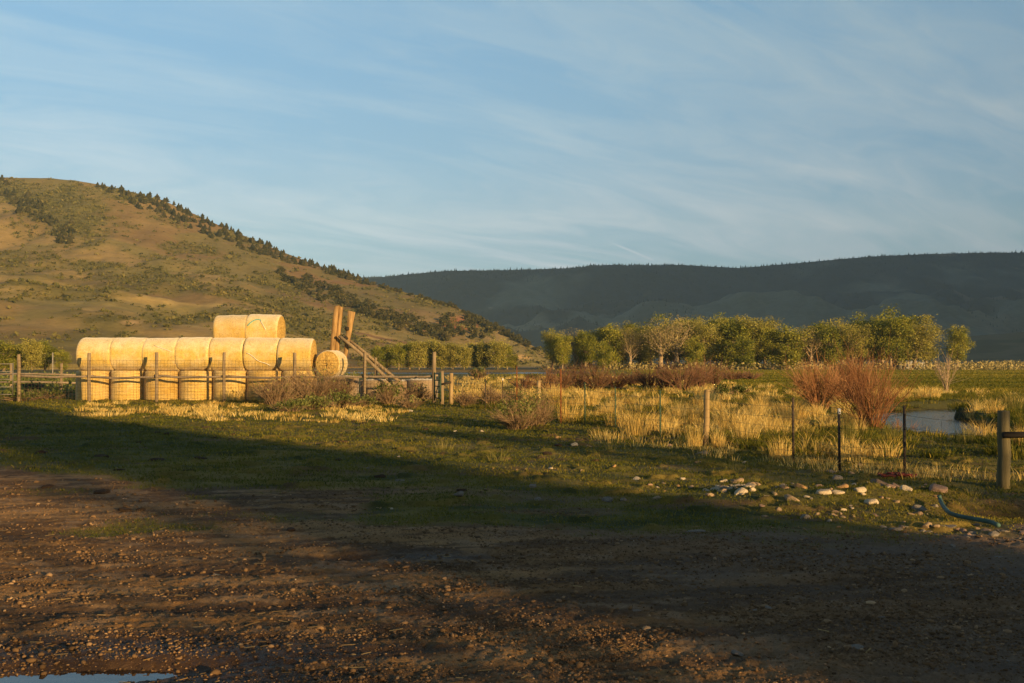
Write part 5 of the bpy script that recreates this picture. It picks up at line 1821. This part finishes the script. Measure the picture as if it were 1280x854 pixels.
Z7 = [(527, 155, 36, 'b'), (555, 110, 60, 'g'), (955, 108, 50, 'p'), (758, 152, 30, 'c'), (218, 235, 45, 'c'), (452, 240, 28, 'c'), (325, 272, 22, 'c'), (290, 270, 22, 'p'), (425, 268, 28, 'o'), (495, 272, 32, 't'),
      (655, 245, 40, 'c'), (712, 243, 42, 't'), (775, 262, 50, 'c'), (725, 280, 65, 'c'), (820, 278, 50, 'b'), (610, 285, 60, 'c'), (665, 288, 55, 't'), (630, 270, 40, 'c'), (865, 312, 32, 'c'), (735, 325, 70, 'c'),
      (588, 334, 45, 't'), (860, 352, 52, 't'), (315, 332, 48, 't'), (75, 330, 52, 'g'), (155, 332, 40, 'g'), (945, 300, 50, 'g'), (958, 322, 45, 'b'), (1045, 317, 60, 'o'), (1125, 293, 60, 'p'), (990, 355, 85, 't'),
      (1150, 343, 65, 'c'), (1245, 328, 55, 'o'), (1222, 347, 55, 'c'), (1070, 356, 25, 'c'), (1065, 415, 52, 'c'), (1185, 438, 25, 'c'), (510, 480, 75, 'g'), (447, 556, 38, 'g'), (198, 537, 26, 'c'), (1222, 222, 50, 'g'),
      (1192, 193, 40, 't'), (845, 295, 46, 'c'), (690, 262, 34, 'g'), (110, 197, 22, 'o'), (390, 75, 30, 'p'), (165, 284, 26, 't'), (355, 258, 24, 't'), (360, 290, 20, 'o')]
Z6 = [(550, 514, 100, 'b'), (688, 514, 60, 'c'), (675, 562, 60, 'c'), (630, 530, 50, 'p'), (608, 557, 50, 'p'), (840, 534, 90, 'p'), (832, 574, 28, 'o'), (515, 605, 78, 'c'), (738, 615, 70, 'g'), (455, 579, 60, 'c'), (570, 708, 45, 'g'),
      (785, 714, 70, 't'), (858, 692, 55, 'o'), (965, 726, 50, 'p'), (635, 717, 70, 'g'), (1080, 730, 55, 'p'), (905, 720, 60, 'g'), (1120, 752, 60, 'g'), (1165, 735, 50, 'g'), (1020, 742, 45, 'g'), (985, 757, 50, 'g'), (1265, 742, 40, 'p'),
      (345, 467, 50, 'g'), (185, 657, 50, 'g'), (300, 682, 25, 'g'), (635, 604, 30, 't'), (825, 602, 35, 'g'), (750, 647, 50, 'b'), (540, 542, 30, 't'), (570, 547, 25, 't'), (70, 350, 40, 'p'), (250, 535, 60, 'p'), (75, 540, 60, 'g'), (460, 400, 45, 'p'),
      (410, 440, 36, 't'), (310, 434, 46, 'g')]
Z8 = [(637, 225, 22, 'c'), (760, 224, 20, 'c'), (1085, 405, 30, 'c'), (1232, 413, 24, 't'), (1265, 302, 28, 't'), (1195, 297, 32, 'c'), (1000, 482, 36, 'g'), (655, 543, 46, 'g'), (1025, 535, 36, 'g'), (1100, 543, 24, 'g'), (340, 584, 18, 'c'),
      (380, 457, 38, 'g'), (370, 350, 20, 'c'), (225, 404, 18, 'g'), (425, 130, 24, 'c'), (1120, 262, 30, 'o')]
TN = {'b': 'brown', 'g': 'grey', 'p': 'pink', 'c': 'cream', 't': 'tan', 'o': 'orange'}
stones = []
for lst, sc_, ox_, oy_ in ((Z7, 4.0, 740, 540), (Z6, 4.0, 960, 480), (Z8, 3.765, 400, 480)):
    for (X, Y, Wd, tn) in lst:
        stones.append((ox_ + X / sc_, oy_ + Y / sc_, Wd / sc_, TN[tn]))
rx = np.random.RandomState(303)
for _ in range(40):
    stones.append((921 + rx.randn() * 20, 613 + rx.randn() * 6.5, rx.uniform(6, 15), rx.choice(['cream', 'tan', 'tan', 'cream', 'grey', 'pink'])))
for _ in range(60):
    stones.append((rx.uniform(950, 1160), rx.uniform(603, 645), rx.uniform(4, 9), rx.choice(['cream', 'tan', 'tan', 'grey', 'grey', 'pink', 'brown'])))
for _ in range(22):
    stones.append((rx.uniform(1120, 1285), 662 + rx.randn() * 5, rx.uniform(5, 11), rx.choice(['tan', 'grey', 'grey', 'pink', 'brown'])))
stones += [(222, 519, 7, 'cream'), (278, 522, 5, 'grey'), (33, 766, 8, 'orange'), (105, 764, 12, 'orange'), (272, 712, 14, 'grey'), (940, 765, 14, 'grey'), (1100, 774, 11, 'grey'), (1245, 696, 12, 'grey'), (1190, 682, 16, 'grey'), (1251, 734, 12, 'grey'),
           (1257, 827, 10, 'grey'), (600, 786, 12, 'tan'), (920, 815, 22, 'grey'), (1065, 811, 26, 'grey'), (795, 764, 20, 'grey'), (960, 760, 16, 'grey')]


def zone(u, v):
    if v > 670: return 'lying on the bare yard'
    if 880 <= u <= 962 and 597 <= v <= 632: return 'in the main stone heap'
    if u > 1090 and v > 645: return 'below the teal hose'
    if u > 960 and v > 580: return 'between heap and corner post'
    if u > 860 and v < 597: return 'under the wire fence'
    if u > 735: return 'left of the main heap'
    return 'alone on the open turf'


grp = {}
for st in stones:
    u, v, wpx, tone = st
    p = P(u, v + wpx * .1); size = wpx * p[1] / FPX
    key = ('small' if size < .10 else 'fist sized' if size < .17 else 'large', {'cream': 'pale cream', 'grey': 'grey', 'pink': 'pinkish', 'tan': 'tan', 'orange': 'orange tinted', 'brown': 'brown'}[tone], zone(u, v))
    grp.setdefault(key, []).append((u, v, size, tone, p))
k = 0
for key, lst in sorted(grp.items()):
    lst.sort(key=lambda s: s[0])
    for i, (u, v, size, tone, p) in enumerate(lst):
        me = stone_mesh(tone, k % 7); k += 1
        o = bpy.data.objects.new('stone', me); C.objects.link(o)
        s = size * (.54 if v < 670 else .38)
        o.location = (p[0], p[1], gz(p[0], p[1]) + s * .05); o.scale = (s, s, s * (.7 + .3 * rst.rand()) * (.5 if tone == 'grey' and v > 650 else 1)); o.rotation_euler = (rst.randn() * .15, rst.randn() * .15, rst.rand() * 6.28)
        lab = f'{key[0]} {key[1]} stone {key[2]}' + ('' if len(lst) == 1 else f', {ordinal(i, len(lst))} of them')
        tag(o, lab, 'stone', 'stones ' + key[2])


clods = [(197, 541, 14), (210, 543, 12), (292, 543, 12), (269, 547, 10), (361, 549, 10), (54, 567, 20), (128, 573, 24), (197, 576, 24), (251, 575, 18), (151, 590, 16), (236, 591, 22), (131, 616, 28), (62, 610, 20),
         (25, 612, 12), (157, 637, 20), (179, 637, 16), (174, 553, 10), (477, 525, 12), (453, 531, 12), (430, 555, 16), (495, 564, 12), (514, 568, 12), (533, 538, 12), (424, 578, 14), (684, 570, 20), (697, 560, 16),
         (477, 597, 20), (578, 615, 16), (745, 577, 14), (365, 660, 18)]
clods.sort()
for i, (u, v, wpx) in enumerate(clods):
    p = P(u, v); s = wpx * p[1] / FPX * .5
    o = bpy.data.objects.new('dirt_clod', stone_mesh('soil', i % 7)); C.objects.link(o)
    o.location = (p[0], p[1], gz(p[0], p[1]) + .01); o.scale = (s * .75, s * .9, s * .42); o.rotation_euler = (0, 0, rst.randn() * .4)
    tag(o, f'flat dark brown clod of dirt on the turf, {ordinal(i, len(clods))}', 'dirt clod', 'dark clods on the turf')


# ------------------------------------------------------------------ gravel, straw
def gravel():
    rng = np.random.RandomState(111)
    n = 420000
    r = np.exp(rng.uniform(np.log(4.2), np.log(16), n)); a = rng.uniform(R(-32), R(32), n)
    x = r * np.sin(a); y = r * np.cos(a)
    dens = dirt_mask(x, y) * (.22 + .8 * sstep(.42, .62, fbm(x / .9, y / .5, 4, 112))) * (.45 + .55 * sstep(-2.5, 1.0, x))
    k = rng.rand(n) < dens
    x, y, r = x[k], y[k], r[k]; n = len(x)
    s = .0026 + .010 * rng.rand(n) ** 5.5 + .018 * (rng.rand(n) < .03) * rng.rand(n)
    s = s * (r / 6) ** .35
    nv = len(IV1)
    jit = 1 + .35 * (rng.rand(n, nv, 1) - .5)
    ang = rng.rand(n) * 6.28; ca, sa = np.cos(ang), np.sin(ang)
    v = IV1[None] * jit * (np.array([1, .75, .55]) * (1 + .3 * rng.randn(n, 3)))[:, None, :] * s[:, None, None]
    v = np.stack([v[..., 0] * ca[:, None] - v[..., 1] * sa[:, None], v[..., 0] * sa[:, None] + v[..., 1] * ca[:, None], v[..., 2]], -1)
    v = v + np.stack([x, y, height(x, y) + s * .25], 1)[:, None, :]
    f = (np.arange(n)[:, None, None] * nv + IF1[None]).reshape(-1, 3)
    val = np.clip(.34 + .20 * rng.randn(n), 0, 1)
    tag(mesh_np('gravel', v.reshape(-1, 3), [f], M['gravel'], attrs={'v': np.repeat(val, nv)}), 'small brown and grey gravel strewn over the dirt yard', 'gravel', kind='stuff')


gravel()


def straw():
    rng = np.random.RandomState(121)
    n = 1500
    r = np.exp(rng.uniform(np.log(4.5), np.log(13), n)); a = rng.uniform(R(-32), R(20), n)
    x = r * np.sin(a); y = r * np.cos(a)
    k = (rng.rand(n) < sstep(1.0, -3.0, x) * .9 + .08) & (fbm(x / .8, y / .4, 3, 122) > .42)
    x, y, r = x[k], y[k], r[k]; n = len(x)
    z = height(x, y) + .006
    an = rng.randn(n) * .5; L = .010 + .045 * rng.rand(n) ** 2.5; w = .0022 * (r / 6) * (1 + rng.rand(n))
    dx, dy = np.cos(an) * L, np.sin(an) * L
    nx, ny = -np.sin(an) * w, np.cos(an) * w
    zj = .010 * rng.rand(n)
    v = np.stack([np.stack([x - dx - nx, y - dy - ny, z], 1), np.stack([x + dx - nx, y + dy - ny, z + zj], 1), np.stack([x + dx + nx, y + dy + ny, z + zj + .003], 1), np.stack([x - dx + nx, y - dy + ny, z + .003], 1)], 1).reshape(-1, 3)
    tag(mesh_np('straw', v, [np.arange(n * 4).reshape(n, 4)], M['straw'], attrs={'v': np.repeat(rng.rand(n), 4)}), 'loose straw trodden into the dirt yard', 'straw', kind='stuff')


straw()

# ------------------------------------------------------------------ hose and red twine
hp = [(1172, 619), (1173.5, 624), (1177, 632), (1184, 640.5), (1198, 645), (1216, 648), (1236, 651.5), (1246, 656)]
pts = []
for i, (u, v) in enumerate(hp):
    lift = [.10, .08, .05, .03, .02, .02, .02, .0][i]
    q = P(u, v, lift); z = gz(q[0], q[1]); q = P(u, v, z + .03 + lift); pts.append(q)
pts = np.array(pts)
tt = np.linspace(0, len(pts) - 1, 40)
sm = np.stack([np.interp(tt, np.arange(len(pts)), pts[:, c]) for c in range(3)], 1)
for _ in range(3): sm[1:-1] = .25 * sm[:-2] + .5 * sm[1:-1] + .25 * sm[2:]
b = MB(); b.tube(sm - sm[0],   .024 * (1 + .06 * np.sin(np.arange(40) * 2.2)), 10, .5)
o = b.build('hose', M['hose'], smooth=True, loc=sm[0]); tag(o, 'curved teal hose lying in the hollow below the corner post', 'hose')

b = MB(); rng = np.random.RandomState(131)
pc = P(1117, 596)
for k in range(9):
    c = np.array([rng.uniform(-.22, .22), rng.uniform(-.18, .18), .03]); a = np.linspace(0, 2 * np.pi * (.7 + .6 * rng.rand()), 16) + rng.rand() * 6
    rx, ry = rng.uniform(.05, .13, 2)
    b.tube(np.c_[c[0] + np.cos(a) * rx, c[1] + np.sin(a) * ry, c[2] + .03 * np.abs(np.sin(a * 1.5 + k)) + .01 * rng.rand(16)], .011, 5, .5)
o = b.build('twine_tangle', M['twine_red'], smooth=True, loc=(pc[0], pc[1], gz(pc[0], pc[1])))
tag(o, 'red tangle of twine at the foot of a steel post', 'twine')


# ------------------------------------------------------------------ far buildings and poles
def house(u, v, d, w, dep, h, rh_, label, z=None, mroof='roof'):
    p = at(u, v, d); zz = p[2] if z is None else z
    root = empty('house', (p[0], d, zz), .25, label, 'house')
    b = MB(); b.box((0, 0, h / 2 - .5), (w, dep, h + 1)); b.build('wall', M['house'], root)
    b = MB()
    ov = .4
    v_ = [[-w / 2 - ov, -dep / 2 - ov, h], [w / 2 + ov, -dep / 2 - ov, h], [w / 2 + ov, dep / 2 + ov, h], [-w / 2 - ov, dep / 2 + ov, h], [-w / 2 - ov, 0, h + rh_], [w / 2 + ov, 0, h + rh_]]
    b.add(v_, [[0, 1, 5, 4], [2, 3, 4, 5], [3, 2, 1, 0]], [[0, 4, 3], [1, 2, 5]]); b.build('roof', M[mroof], root)
    for k in (-1, 0, 1):
        c = MB(); c.box((k * w * .28, -dep / 2 - .02, h * .55), (w * .10, .06, h * .35)); c.build('window', M['glass'], root)
    return root


house(1135, 452, 318, 8.5, 5, 2.0, .8, 'low white shed half hidden under the right end of the grove', z=0)


def mtn_at(u, v):
    k = int(np.clip(round((u - MTU[0]) / 4.0), 0, len(MTU) - 1)); col = MTV[1:130, k]
    vv = HOR - (col[:, 2] - EYE) / col[:, 1] * FPX
    w = np.where(vv <= v)[0]
    return col[w[0]] if len(w) else col[-1]


for u, v, lab in ((672, 410, 'tiny pale house low on the distant mountainside at left'), (860, 398.5, 'tiny pale house on the distant mountainside above the grove'), (614, 387, 'tiny pale cabin in the dark forest left on the distant mountain')):
    q = mtn_at(u, v); house(u, v, float(q[1]), 13, 8, 4.5, 2.5, lab, z=float(q[2]))
b = MB(); pp = at(66, 450, 150)
b.tube([[0, 0, -.2], [0, 0, 3.4]], [.10, .07], 7); o = b.build('pole', M['house'], loc=(pp[0], 150, 0), smooth=True); tag(o, 'slim white pole standing behind the left fence', 'pole')
